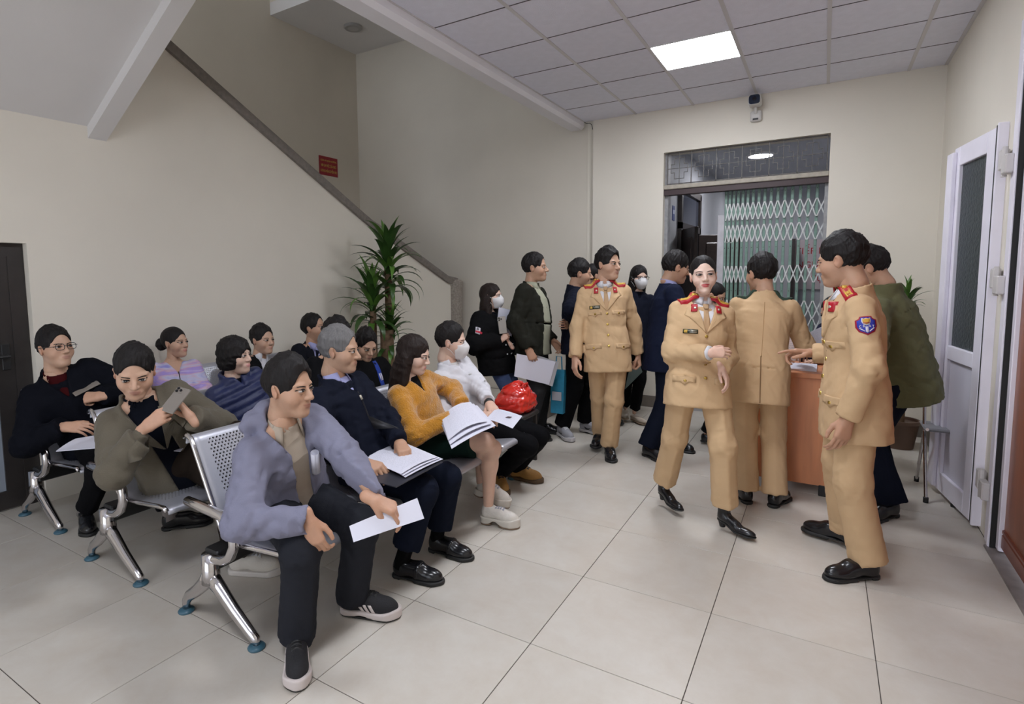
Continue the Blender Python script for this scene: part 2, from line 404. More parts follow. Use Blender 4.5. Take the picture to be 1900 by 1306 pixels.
# ---- transom, iron grille, folding gate
trs = struct(empty('trim_4', (DX0, YB+.06, 2.36)))
MB().box((0, -.05, .06), (DX1-DX0, .08, .105), .006).build('rail', mat('transom_cream', (.40, .36, .30), .6, noise=(20, .15)), trs)
MB().box((0, -.03, 0), (DX1-DX0, .07, .06)).build('rail', mat('transom_maroon', (.05, .028, .03), .5), trs)
jm = struct(empty('trim_5', (DX0, YB+.08, 0)))
MB().box((0, 0, 0), (.035, .12, DZ)).build('jamb', mat('jamb_grey', (.30, .30, .31), .5, noise=(20, .2)), jm)
MB().box((DX1-DX0-.03, 0, 0), (DX1-DX0, .10, 2.4)).build('jamb', MATS['jamb_grey'], jm)
gr = empty('iron_grille', (DX0, YB+.05, 2.47), 'thin wrought iron grille of interlocking squares above the doorway', 'grille')
m_iron = mat('grille_iron', (.10, .09, .085), .5, noise=(30, .3))
W = DX1-DX0
for z in (.008, .335): MB().box((.03, -.005, z-.005), (W-.02, .005, z+.005)).build('bar', m_iron, gr)
nc = 6; cw = (W-.05)/nc
for k in range(nc+1): MB().box((.03+cw*k-.005, -.005, 0), (.03+cw*k+.005, .005, .335)).build('bar', m_iron, gr)
cross = MB(); h_ = .16
pts = [(-.35, -.10), (-.20, -.10), (-.20, -.25), (.20, -.25), (.20, -.10), (.35, -.10), (.35, .10), (.20, .10), (.20, .25), (.20, .25), (-.20, .25), (-.20, .10), (-.35, .10)]
for i in range(len(pts)):
    a = pts[i]; c = pts[(i+1) % len(pts)]
    x0, x1 = sorted((a[0], c[0])); z0, z1 = sorted((a[1], c[1]))
    cross.box((x0*cw-.003, -.004, z0*.44-.003), (x1*cw+.003, .004, z1*.44+.003))
cross.box((-.003, -.004, -.165), (.003, .004, .165)); cross.box((-cw/2, -.004, -.003), (cw/2, .004, .003))
cm = mesh('scroll', cross.v, cross.f, m_iron)
for k in range(nc): obj('scroll', cm, gr, (.03+cw*(k+.5), 0, .17))

gate = empty('folding_gate', (-.945, YB+.16, 0), 'green folding steel gate with grey crossed straps, drawn half across the doorway', 'gate')
m_gg = mat('gate_green', (.17, .275, .23), .45, noise=(25, .12)); m_gs = mat('gate_strap', (.62, .64, .63), .45, noise=(30, .1)); m_riv = mat('rivet', (.05, .06, .055), .4)
xs_ = []; x = .03; GZ = [float(on(1450, yy, 1, YB+.16)[2]) for yy in (388, 430, 508, 573, 604)]+[.55, .30]
for k in range(17):
    xs_.append(x); x += .036+.0026*k
sc_ = .93/xs_[-1]; xs_ = [v*sc_ for v in xs_]
bar = MB().box((-.0135, -.012, .02), (.0135, .012, 2.37), .003); bme = mesh('bar', bar.v, bar.f, m_gg)
rv = MB()
for z in (2.33, 2.05, 1.77, 1.32, .9, .5): rv.rings([[(.005*math.cos(a), yy, z+.005*math.sin(a)) for a in np.linspace(0, 2*math.pi, 8, endpoint=False)] for yy in (-.012, -.017)])
rme = mesh('rivets', rv.v, rv.f, m_riv)
for k, xx in enumerate(xs_):
    bo = obj('bar', bme, gate, (xx, (k % 2)*.004, 0)); tag(obj('rivets', rme, bo), kind='stuff')
for k in range(len(xs_)-1):
    g = xs_[k+1]-xs_[k]; cxx = (xs_[k]+xs_[k+1])/2
    for zc in GZ:
        st = MB()
        for sgn, yy in ((1, -.020), (-1, -.016)):
            hh = .088
            st.add([(-g*.45*sgn-.0055, yy, -hh), (-g*.45*sgn+.0055, yy, -hh), (g*.45*sgn+.0055, yy, hh), (g*.45*sgn-.0055, yy, hh), (-g*.45*sgn-.0055, yy+.003, -hh), (-g*.45*sgn+.0055, yy+.003, -hh), (g*.45*sgn+.0055, yy+.003, hh), (g*.45*sgn-.0055, yy+.003, hh)],
                   [(0, 1, 2, 3), (7, 6, 5, 4), (0, 4, 5, 1), (1, 5, 6, 2), (2, 6, 7, 3), (3, 7, 4, 0)])
        st.build('strap', m_gs, gate).location = (cxx, 0, zc)
MB().box((-.045, -.02, .9), (.02, -.006, 2.12), .003).build('lock_plate', mat('gate_plate', (.48, .47, .50), .35, noise=(6, .2)), gate)

# ================================================================ LEFT DOOR, SIGN, CCTV
m_dglass = mat('door_frosted', (.30, .34, .40), .35, noise=(3, .05))
d3 = struct(empty('door_3', (XL-.06, .45, 0)))
b = MB(); b.box((-.05, 0, 0), (.0, .09, 1.752)); b.box((-.05, 1.075, 0), (.0, 1.165, 1.752)); b.box((-.05, .09, 1.665), (0, 1.075, 1.752)); b.build('door_frame', m_dark, d3)
b = MB(); b.box((-.045, .09, .01), (-.005, .18, 1.665)); b.box((-.045, .975, .01), (-.005, 1.075, 1.665)); b.box((-.045, .18, 1.565), (-.005, .975, 1.665)); b.box((-.045, .18, .01), (-.005, .975, .13)); b.box((-.043, .18, .95), (-.006, .975, .985)); leaf = b.build('door_leaf', m_dark, d3)
for z0, z1 in ((.13, .95), (.985, 1.565)): MB().box((-.03, .18, z0), (-.02, .975, z1)).build('pane', m_dglass, leaf)
MB().tube([(.0, 1.03, 1.02), (.045, 1.03, 1.02), (.05, .99, 1.02), (.05, .93, 1.02)], .011, 10).build('handle', m_black, leaf)
MB().box((-.005, 1.005, .93), (.008, 1.05, 1.10), .003).build('lock_plate', m_black, leaf)

sg = empty('red_sign', (XS, 0, 0), 'red rectangular notice with yellow lettering on the stairwell wall', 'sign')
p = on(609, 309, 0, XS); sg.location = (XS+.002, p[1], p[2])
MB().box((0, -.175, -.13), (.008, .175, .13), .002).build('plate', mat('sign_red', (.30, .012, .022), .45), sg)
m_yel = mat('sign_yellow', (.62, .45, .10), .5)
for z, s, sz, kx in ((.072, 'CÔNG AN QUẬN HÀ ĐÔNG', .034, .68), (.002, 'NƠI LÀM VIỆC CỦA CBCS', .050, .50), (-.072, 'KHÔNG PHẬN SỰ MIỄN VÀO', .050, .47)):
    text('lettering', s, sz, frame_m((.0085, 0, z), (0, 1, 0), (0, 0, 1)), m_yel, sg, sx=kx)

cc = empty('security_camera', (-.64, YB, 3.12), 'small security camera with dark face mounted above the doorway', 'camera')
m_camw = mat('cctv_white', (.62, .60, .58), .45)
auto_smooth(MB().box((-.05, -.05, -.115), (.05, 0, -.015), .012).build('base', m_camw, cc))
MB().box((-.025, -.053, -.105), (.025, -.05, -.088)).build('vent', m_black, cc)
auto_smooth(MB().tube([(0, -.045, -.04), (0, -.075, -.01), (0, -.08, .02)], .014, 12).build('arm', m_camw, cc))
L = []
for yy, s in ((-.02, .85), (-.05, 1), (-.17, 1), (-.185, .93)):
    L.append([(.056*s*np.sign(math.cos(a))*abs(math.cos(a))**.5, yy-.02, .055+.05*s*np.sign(math.sin(a))*abs(math.sin(a))**.5) for a in np.linspace(0, 2*math.pi, 24, endpoint=False)])
auto_smooth(MB().rings(L).build('housing', m_camw, cc), 45)
L = [[(.049*np.sign(math.cos(a))*abs(math.cos(a))**.5, yy, .055+.044*np.sign(math.sin(a))*abs(math.sin(a))**.5) for a in np.linspace(0, 2*math.pi, 24, endpoint=False)] for yy in (-.20, -.208)]
MB().rings(L).build('face', mat('cctv_face', (.008, .014, .035), .12), cc)
auto_smooth(MB().lathe((0, 0, 0), [(.001, .0), (.018, 0), (.018, .004), (.001, .005)], 16).build('lens', mat('lens', (.004, .004, .01), .05), cc)).matrix_basis = Matrix.Translation((0, -.209, .06)) @ Matrix.Rotation(math.radians(90), 4, 'X')

# ================================================================ RIGHT: white door leaf, frame, wooden door outside
m_alu = mat('alu_white', (.86, .83, .93), .35, noise=(6, .04)); m_gask = mat('gasket', (.01, .01, .01), .6)
d4 = struct(empty('door_4', (.80, 4.27, 0), rz=0)); ang = math.atan2(4.86-4.27, .715-.80); d4.rotation_euler = (0, 0, ang-math.pi/2)
LW, LH = .60, 2.30
b = MB(); b.box((-.02, 0, .035), (.03, .105, LH), .004); b.box((-.02, LW-.09, .035), (.03, LW, LH), .004); b.box((-.02, .105, LH-.12), (.03, LW-.09, LH), .004); b.box((-.02, .105, .035), (.03, LW-.09, .16), .004); b.box((-.02, .105, .93), (.03, LW-.09, 1.02), .004)
b.build('leaf_frame', m_alu, d4)
MB().box((-.045, LW-.05, .05), (-.02, LW+.05, LH-.03), .004).build('edge_strip', m_alu, d4)
pn = mat('patterned_glass', (.030, .042, .045), .35, spec=.5, noise=(40, .5), bump=(50, .4))
MB().box((.0, .105, 1.02), (.008, LW-.09, LH-.12)).build('pane', pn, d4)
MB().box((.0, .105, .16), (.008, LW-.09, .93)).build('panel', mat('alu_panel', (.66, .64, .73), .4), d4)
MB().box((-.018, -.018, .035), (.03, 0, LH+.01)).build('seal', m_gask, d4)
MB().box((-.02, -.034, .02), (.04, -.018, LH+.02), .003).build('edge_cap', m_alu, d4)
hg = mat('hinge_white', (.62, .59, .58), .4)
fr = struct(empty('trim_6', (XR, 4.10, 0)))
MB().box((-.01, -.10, .0), (.09, -.002, 2.80), .006).build('jamb', m_alu, fr)
MB().box((-.02, -.13, .0), (.08, -.10, 2.80), .004).build('jamb_lip', m_alu, fr)
MB().box((-.012, -.140, .0), (.06, -.13, 2.80)).build('seal', m_gask, fr)
for z in (.24, 1.38, 2.02):
    h = MB(); h.box((-.045, -.06, z), (-.008, .03, z+.10), .006); h.box((-.045, .04, z+.03), (-.008, .10, z+.14), .006); h.tube([(-.03, .035, z-.01), (-.03, .035, z+.15)], .013, 10)
    h.build('hinge', hg, fr)
d5 = struct(empty('door_5', (.84, 3.955, 0), rz=0))
m_wd = mat('outer_wood', (.25, .075, .028), .35, noise=(3, .25))
MB().box((0, -.05, .02), (.05, 0, 2.75), .004).build('leaf_edge', m_alu, d5)
MB().box((.02, -1.75, .11), (.05, -.05, 2.75)).build('leaf', m_wd, d5)  # lengthened out of view to shut daylight out of the doorway
MB().box((.01, -1.75, .04), (.06, -.05, .12), .006).build('kick_board', mat('outer_wood_red', (.20, .05, .025), .3), d5)
MB().box((.01, -1.75, .12), (.055, -.05, .145), .006).build('kick_trim', MATS['outer_wood_red'], d5)
th = struct(empty('trim_7', (XR, 2.2, 0)))
MB().box((-.03, 0, -.01), (.10, 1.80, .012), .004).build('sill', mat('sill_grey', (.22, .19, .18), .4, noise=(15, .2)), th)
sbox('floor_outside', (XR+.1, 1.0, -.14), (2.4, 4.6, -.03), mat('outside_tile', (.42, .43, .52), .2, noise=(3, .15)))

# ================================================================ BENCHES
m_chrome = mat('chrome', (.62, .60, .61), .16, metal=1.0, noise=(8, .06)); m_cast = mat('cast_alu', (.50, .48, .48), .32, metal=1.0)
m_pad = mat('foot_blue', (.045, .12, .17), .3)
def perf_mat():
    m = mat('perforated_silver', (.47, .475, .53), .38, metal=.55)
    t = m.node_tree; N = t.nodes; Lk = t.links; b = N['Principled BSDF']; out = N['Material Output']
    a = N.new('ShaderNodeAttribute'); a.attribute_name = 'Hole'     # r = across, g = along in metres
    sp = N.new('ShaderNodeSeparateColor'); Lk.new(a.outputs['Color'], sp.inputs[0])
    def mth(op, *ins):
        n = N.new('ShaderNodeMath'); n.operation = op
        for k, v in enumerate(ins):
            if isinstance(v, (int, float)): n.inputs[k].default_value = v
            else: Lk.new(v, n.inputs[k])
        return n.outputs[0]
    u = mth('MULTIPLY', sp.outputs[0], 1/.0175); v = mth('MULTIPLY', sp.outputs[1], 1/.0155)
    row = mth('FLOOR', v); u2 = mth('ADD', u, mth('MULTIPLY', mth('MODULO', row, 2.0), .5))
    du = mth('MULTIPLY', mth('SUBTRACT', mth('FRACT', u2), .5), .0175); dv = mth('MULTIPLY', mth('SUBTRACT', mth('FRACT', v), .5), .0155)
    r = mth('SQRT', mth('ADD', mth('MULTIPLY', du, du), mth('MULTIPLY', dv, dv)))
    hole = mth('MULTIPLY', mth('LESS_THAN', r, .0047), mth('GREATER_THAN', sp.outputs[2], .5))
    tr = N.new('ShaderNodeBsdfTransparent'); mx = N.new('ShaderNodeMixShader'); Lk.new(hole, mx.inputs[0]); Lk.new(b.outputs[0], mx.inputs[1]); Lk.new(tr.outputs[0], mx.inputs[2]); Lk.new(mx.outputs[0], out.inputs[0])
    return m
m_perf = perf_mat()
PROF = [(.005, .775), (.012, .805), (.035, .818), (.062, .806), (.085, .76), (.115, .70), (.150, .63), (.185, .56), (.220, .49), (.250, .435), (.285, .405), (.335, .395), (.40, .397), (.48, .404), (.56, .412), (.64, .420), (.69, .422), (.712, .410), (.716, .39)]
def shell_mesh():
    n = len(PROF); w = .252; us = np.linspace(-w, w, 13); V = []; C = []; F = []
    s = np.r_[0, np.cumsum([math.dist(PROF[i], PROF[i+1]) for i in range(n-1)])]
    sd = np.linspace(0, s[-1], 64); px = np.interp(sd, s, [p[0] for p in PROF]); pz = np.interp(sd, s, [p[1] for p in PROF])
    for side in (0, 1):
        for i in range(len(sd)):
            i0, i1 = max(i-1, 0), min(i+1, len(sd)-1); tx, tz = px[i1]-px[i0], pz[i1]-pz[i0]; l = math.hypot(tx, tz); nx, nz = tz/l, -tx/l
            for u in us:
                V.append((px[i]+nx*.006*side, u, pz[i]+nz*.006*side))
                inb = abs(u) < .205 and (.11 < sd[i] < .42 or .58 < sd[i] < .85); C.append((u+1.0, sd[i]+1.0, 1.0 if inb else 0.0))
    m_, k = len(us), len(sd)
    for side in (0, 1):
        o = side*m_*k
        for i in range(k-1):
            for j in range(m_-1):
                q = (o+i*m_+j, o+i*m_+j+1, o+(i+1)*m_+j+1, o+(i+1)*m_+j); F.append(q if side == 0 else q[::-1])
    def strip(ix):
        for a, c in zip(ix[:-1], ix[1:]): F.append((a, c, c+m_*k, a+m_*k))
    strip([i*m_ for i in range(k)]); strip([i*m_+m_-1 for i in range(k)]); strip(list(range(m_))); strip([(k-1)*m_+j for j in range(m_)])
    return mesh('seat_shell', V, F, m_perf, True, np.array(C), 'Hole')
SHELL = shell_mesh()
tr_ = MB().tube([(x, 0, z) for x, z in PROF[1:-1]], .011, 8)
TRIM = mesh('edge_trim', tr_.v, tr_.f, m_chrome, True)
def leg_parts():
    b = MB()
    b.tube([(.20, 0, .225), (.26, 0, .19), (.36, 0, .115), (.455, 0, .055), (.49, 0, .035), (.495, 0, .014)], [.040, .034, .029, .026, .024, .018], 14, squash=(.8, 1))
    b.tube([(.20, 0, .23), (.16, 0, .185), (.09, 0, .125), (.03, 0, .085), (.004, 0, .05), (0, 0, .014)], [.040, .034, .028, .025, .022, .018], 14, squash=(.8, 1))
    b.tube([(.205, 0, .20), (.207, 0, .24), (.207, 0, .33)], [.040, .038, .036], 16)
    return mesh('leg_frame', b.v, b.f, m_chrome, True)
LEGM = leg_parts()
b = MB().lathe((0, 0, 0), [(.034, 0), (.036, .006), (.030, .013), (.018, .017)], 20)
PADM = mesh('foot_pad', b.v, b.f, m_pad, True)
b = MB(); b.tube([(.045, 0, .535), (.058, 0, .533), (.16, 0, .528), (.25, 0, .522), (.305, 0, .518), (.345, 0, .500), (.375, 0, .455), (.378, 0, .405), (.350, 0, .352), (.30, 0, .322), (.24, 0, .312), (.205, 0, .31)], [.012, .020, .022, .022, .022, .022, .022, .022, .022, .022, .022, .022], 14)
ARMM = mesh('armrest', b.v, b.f, m_chrome, True)
def bench(loc, label, ns=4):
    r = empty('waiting_bench', loc, label, 'bench', 'steel waiting benches')
    LN = .03+.55*ns
    MB().box((.165, .0, .265), (.255, LN, .345), .006).build('support_beam', m_black, r)
    for k in range(ns):
        y = .29+.55*k
        s = obj('seat_shell', SHELL, r, (0, y, 0)); obj('edge_trim', TRIM, s, (0, -.259, 0)); obj('edge_trim', TRIM, s, (0, .259, 0))
        br = MB().box((.10, y-.12, .335), (.40, y+.12, .372), .008); br.build('seat_bracket', m_black, r)
    for y in (0.0, LN):
        l = obj('leg_frame', LEGM, r, (0, y, 0)); obj('foot_pad', PADM, l); obj('foot_pad', PADM, l, (.495, 0, 0)); obj('armrest', ARMM, r, (0, y, 0))
    return r
BX = (-2.416, -3.325, -4.335); BY = (1.375, 1.39, 1.45)
bench((BX[0], BY[0], 0), 'front perforated steel bench, its near end holding the man in the grey jacket')
bench((BX[1], BY[1], 0), 'middle perforated steel bench under the man in the olive coat')
bench((BX[2], BY[2], 0), 'rear perforated steel bench along the left wall by the dark door')

# ================================================================ DESK AND CHAIR
m_wood = mat('desk_wood', (.66, .27, .125), .38, noise=(2.5, .12), bump=(40, .03))
def wood_grain(m, sc=(2, 2, 18)):
    t = m.node_tree; N = t.nodes
    for n in N:
        if n.type == 'TEX_NOISE':
            tc = [x for x in N if x.type == 'TEX_COORD'][0]; mp = N.new('ShaderNodeMapping'); mp.inputs['Scale'].default_value = sc
            t.links.new(tc.outputs['Object'], mp.inputs[0]); t.links.new(mp.outputs[0], n.inputs['Vector']); n.inputs['Scale'].default_value = 1.6; n.inputs['Detail'].default_value = 8
wood_grain(m_wood, (12, 12, 1.5)); wood_grain(MATS['outer_wood'], (10, 10, .8))
dk = empty('desk', (-.53, 4.36, 0), 'reddish brown wooden desk the officers gather around', 'desk')
MB().box((-.02, -.02, .80), (.62, .78, .835), .004).build('desk_top', m_wood, dk)
MB().box((0, 0, .07), (.60, .025, .80)).build('front_panel', m_wood, dk)
MB().box((0, .025, .07), (.03, .74, .80)).build('side_panel', m_wood, dk)
MB().box((.57, .025, .07), (.60, .74, .80)).build('side_panel', m_wood, dk)
MB().box((.33, -.006, .07), (.334, 0, .80)).build('seam', mat('desk_seam', (.12, .04, .015), .5), dk)
for x in (0, .56):
    for y in (0, .70): MB().box((x-.01, y-.005, 0), (x+.06, y+.04, .075), .004).build('foot', m_black, dk)

fc = empty('folding_chair', (.69, 4.86, 0), 'folding chair with chrome legs and a blue backrest behind the man in green', 'chair')
m_blue = mat('chair_blue', (.03, .045, .32), .4)
for s in (-.2, .2):
    auto_smooth(MB().tube([(.06, -.30+.0, .01), (.04, -.15, .40), (.02, .06, .84)] if False else [(s*.35, -.28, .012), (s*.35+.0, -.05, .42), (s*.35, .10, .86)], .010, 10).build('leg', m_chrome, fc))
    auto_smooth(MB().tube([(s*.35, .16, .012), (s*.35, -.05, .43), (s*.35, -.17, .46)], .010, 10).build('leg', m_chrome, fc))
    for y in (-.28, .16): MB().cyl((s*.35, y), .015, 0, .035, 12).build('foot_cap', m_black, fc)
auto_smooth(MB().box((-.085, -.16, .445), (.085, .08, .468), .010).build('seat', mat('chair_grey', (.25, .25, .27), .5), fc))
auto_smooth(MB().box((-.12, .06, .70), (.12, .10, .86), .02).build('backrest', m_blue, fc))

# ================================================================ PLANTS
def leaf_mesh(n, L, w, droop, fold=.25, seed=0):
    V = []; F = []; rg = random.Random(seed)
    k = 9; x = z = 0; a = math.radians(58)
    for i in range(k+1):
        t = i/k; ww = w*(math.sin(math.pi*min(1, .08+t*.95))**.75)*(1-.25*t)*(1 if i < k else .05)
        V += [(x, -ww, z+ww*fold), (x, 0, z), (x, ww, z+ww*fold)]
        a -= droop/k*(.5+t); x += L/k*math.cos(a); z += L/k*math.sin(a)
    for i in range(k):
        for j in range(2): F.append((i*3+j, i*3+j+1, (i+1)*3+j+1, (i+1)*3+j))
    return V, F
def leaf_mat():
    m = mat('leaf_green', (.035, .085, .018), .35, spec=.5, noise=(8, .25))
    return m
m_leaf = leaf_mat(); m_leaf2 = mat('leaf_light', (.085, .19, .03), .35, noise=(8, .25)); m_cane = mat('cane', (.17, .105, .06), .8, noise=(30, .3), bump=(60, .4))
LEAVES = []
for q in range(7):
    V, F = leaf_mesh('leaf', .36+.03*(q % 4), .031+.004*(q % 3), math.radians(35+17*q), seed=q)
    me = mesh('leaf', V, F, [m_leaf if q % 3 else m_leaf2], True); LEAVES.append(me)
def plant(loc, label, crowns, canes, pot, seed):
    rg = random.Random(seed); r = empty('potted_plant', loc, label, 'plant')
    o = MB().lathe((0, 0, 0), [(pot*.72, 0), (pot*.95, pot*1.5), (pot, pot*1.55), (pot, pot*1.75), (pot*.9, pot*1.75), (pot*.88, pot*1.6), (.01, pot*1.6)], 32).build('pot', mat('pot_brown', (.11, .06, .04), .5), r); auto_smooth(o)
    for (x, y, z0, z1, rr) in canes:
        c = MB(); c.tube([(x, y, z0+(z1-z0)*t) for t in np.linspace(0, 1, 7)], [rr*(1+.06*math.sin(5*t)) for t in np.linspace(0, 1, 7)], 14)
        auto_smooth(c.build('cane', m_cane, r), 60)
    for (x, y, z, n, s, hz) in crowns:
        for k in range(n):
            t = k/n; me = LEAVES[min(6, int(t*6.5))] if rg.random() < .8 else LEAVES[rg.randrange(7)]
            o = obj('leaf', me, r, (x, y, z+hz*(1-t)-hz*.5))
            o.rotation_euler = (rg.uniform(-.15, .15), rg.uniform(-.25, .30)+(.55 if t > .75 else 0)-(.35 if t < .25 else 0), k*2.39996+rg.uniform(-.3, .3))
            sc = s*rg.uniform(.8, 1.12); o.scale = (sc, sc, sc)
    return r
plant((-3.93, 4.55, 0), 'tall green dracaena with three leafy crowns against the stair wall', [(.0, .06, 1.56, 62, 1.12, .44), (-.02, -.17, 1.18, 46, 1.05, .36), (.04, .02, .88, 40, .85, .30)], [(0, .06, .2, 1.62, .042), (-.02, -.17, .2, 1.20, .036), (.04, -.03, .2, .95, .075)], .19, 3)
plant((.60, 5.95, 0), 'green leafy plant in the corner behind the man in the green jacket', [(0, 0, 1.20, 30, .52, .22)], [(0, 0, .2, 1.18, .03)], .14, 9)
# ================================================================ SOFT SHAPES: distance fields turned into meshes
f32 = np.float32
def nrm(v): v = np.asarray(v, float); return v/(np.linalg.norm(v)+1e-12)
def smin(a, b, k):
    h = np.clip(.5+.5*(b-a)/k, 0, 1); return b*(1-h)+a*h-k*h*(1-h)
def smax(a, b, k): return -smin(-a, -b, k)
def rcone(P, a, b, ra, rb):
    a = np.asarray(a, f32); ba = np.asarray(b, f32)-a; q = P-a
    t = np.clip((q@ba)/(ba@ba+1e-9), 0, 1)
    return np.sqrt(((q-t[:, None]*ba)**2).sum(1))-(ra+(rb-ra)*t)
def ell(P, c, r, A=None):
    q = P-np.asarray(c, f32)
    if A is not None: q = q@np.asarray(A, f32)
    r = np.asarray(r, f32); k0 = np.sqrt(((q/r)**2).sum(1)); k1 = np.sqrt(((q/r**2)**2).sum(1))+1e-9
    return k0*(k0-1)/k1
def boxd(P, c, h, r=0.0, A=None):
    q = P-np.asarray(c, f32)
    if A is not None: q = q@np.asarray(A, f32)
    q = np.abs(q)-(np.asarray(h, f32)-r)
    return np.sqrt((np.maximum(q, 0)**2).sum(1))+np.minimum(q.max(1), 0)-r
def loft(P, st, e=2.3):
    """st: list of (centre, right axis, front axis, half width, half depth)"""
    best = None
    for (c0, x0, y0, a0, b0), (c1, x1, y1, a1, b1) in zip(st[:-1], st[1:]):
        ba = (c1-c0); L2 = ba@ba; q = P-c0.astype(f32)
        tt = (q@ba.astype(f32))/L2; t = np.clip(tt, 0, 1)[:, None]
        q = q-t*ba.astype(f32)
        X = x0+(x1-x0)*t; Y = y0+(y1-y0)*t; a = a0+(a1-a0)*t[:, 0]; b = b0+(b1-b0)*t[:, 0]
        u = np.abs((q*X).sum(1)); v = np.abs((q*Y).sum(1))
        k = ((u/a)**e+(v/b)**e)**(1/e); rr = np.sqrt(u*u+v*v); d = (rr-rr/np.maximum(k, 1e-4))
        d = np.where(rr < 1e-4, -np.minimum(a, b), d)
        w = np.abs(tt-np.clip(tt, 0, 1))*math.sqrt(L2)
        d = np.where(w > 0, np.sqrt(np.maximum(d, 0)**2+w*w)+np.minimum(np.maximum(d, -w), 0), d)
        best = d if best is None else np.minimum(best, d)
    return best
WRC = {}
def wr(P, seed, fr, amp):
    """folds: a few warped ridge waves"""
    if (seed, fr) not in WRC:
        rg = np.random.RandomState(seed); L = []
        for i in range(3):
            d = rg.normal(size=3); d /= np.linalg.norm(d); e = rg.normal(size=3); e /= np.linalg.norm(e); k = fr*(1+.55*i)
            L.append(((d*k).astype(f32), f32(rg.uniform(0, 6.28)), (e*k*.6).astype(f32), f32(rg.uniform(0, 6.28)), 1/(1+.7*i)))
        WRC[(seed, fr)] = L
    s = 0
    for d, a, e, b, g in WRC[(seed, fr)]: s = s+(1-2*np.abs(np.sin((P@d+a+1.6*np.sin(P@e+b))*.5)))*g
    return s*(amp*.55)
def surface(fn, lo, hi, h):
    """surface nets over a box; only cells near the surface are evaluated finely"""
    lo = np.asarray(lo, f32); hi = np.asarray(hi, f32); S = 4
    nc = np.ceil((hi-lo)/(h*S)).astype(int)+1
    g = [lo[k]+np.arange(nc[k]+1, dtype=f32)*h*S for k in range(3)]
    C = np.stack(np.meshgrid(*g, indexing='ij'), -1).reshape(-1, 3)
    dc = fn(C).reshape(nc+1)
    mn = np.full(nc, 1e9, f32)
    for dx in (0, 1):
        for dy in (0, 1):
            for dz in (0, 1): mn = np.minimum(mn, np.abs(dc[dx:dx+nc[0], dy:dy+nc[1], dz:dz+nc[2]]))
    act = mn < h*S*1.5
    n = nc*S
    D = np.repeat(np.repeat(np.repeat(dc[:-1, :-1, :-1], S, 0), S, 1), S, 2).astype(f32)
    m = np.repeat(np.repeat(np.repeat(act, S, 0), S, 1), S, 2)
    idx = np.argwhere(m)
    if len(idx): D[m] = fn((lo+idx*h).astype(f32))
    ins = D < 0
    cnt = np.zeros(n-1, np.int8)
    for dx in (0, 1):
        for dy in (0, 1):
            for dz in (0, 1): cnt += ins[dx:n[0]-1+dx, dy:n[1]-1+dy, dz:n[2]-1+dz]
    cell = np.argwhere((cnt > 0) & (cnt < 8))
    if not len(cell): return np.zeros((0, 3), f32), np.zeros((0, 4), np.int32)
    off = np.array([(a, b, c) for a in (0, 1) for b in (0, 1) for c in (0, 1)])
    val = np.stack([D[cell[:, 0]+o[0], cell[:, 1]+o[1], cell[:, 2]+o[2]] for o in off], 1)
    acc = np.zeros((len(cell), 3), f32); num = np.zeros(len(cell), f32)
    for i in range(8):
        for j in range(i+1, 8):
            if np.abs(off[i]-off[j]).sum() != 1: continue
            a, b = val[:, i], val[:, j]; x = (a < 0) != (b < 0); t = np.where(x, a/np.where(x, a-b, 1), 0)
            p = off[i]+(off[j]-off[i])*t[:, None]; acc += p*x[:, None]; num += x
    V = lo+(cell+acc/num[:, None])*h
    ID = np.full(n-1, -1, np.int32); ID[cell[:, 0], cell[:, 1], cell[:, 2]] = np.arange(len(cell))
    F = []
    for ax in range(3):
        o1, o2 = [(1, 2), (2, 0), (0, 1)][ax]
        sl0 = [slice(1, n[k]-1) for k in range(3)]; sl0[ax] = slice(0, n[ax]-1); sl1 = list(sl0); sl1[ax] = slice(1, n[ax])
        A = ins[tuple(sl0)]; B = ins[tuple(sl1)]; e = np.argwhere(A != B)
        if not len(e): continue
        flip = A[e[:, 0], e[:, 1], e[:, 2]]
        base = e.copy()
        for k in range(3):
            if k != ax: base[:, k] += 1
        def at(d1, d2):
            q = base.copy(); q[:, o1] -= d1; q[:, o2] -= d2; return ID[q[:, 0], q[:, 1], q[:, 2]]
        q = np.stack([at(1, 1), at(0, 1), at(0, 0), at(1, 0)], 1); q[~flip] = q[~flip][:, ::-1]
        F.append(q)
    F = np.concatenate(F); F = F[(F >= 0).all(1)]
    return V.astype(f32), F.astype(np.int32)
def relax(V, F, it=1, lam=.5):
    for _ in range(it):
        s = np.zeros_like(V); c = np.zeros(len(V), f32)
        for a, b in ((0, 1), (1, 2), (2, 3), (3, 0)):
            np.add.at(s, F[:, a], V[F[:, b]]); np.add.at(s, F[:, b], V[F[:, a]]); np.add.at(c, F[:, a], 1); np.add.at(c, F[:, b], 1)
        V = V+(s/np.maximum(c, 1)[:, None]-V)*lam
    return V
def march(fn, P0, D, iso, n=13):
    P = np.array(P0, f32); D = np.asarray(D, f32)
    for _ in range(n):
        d = fn(P)-iso; P = P+D*np.clip(d, -.02, .09)[:, None]*.95
    return P
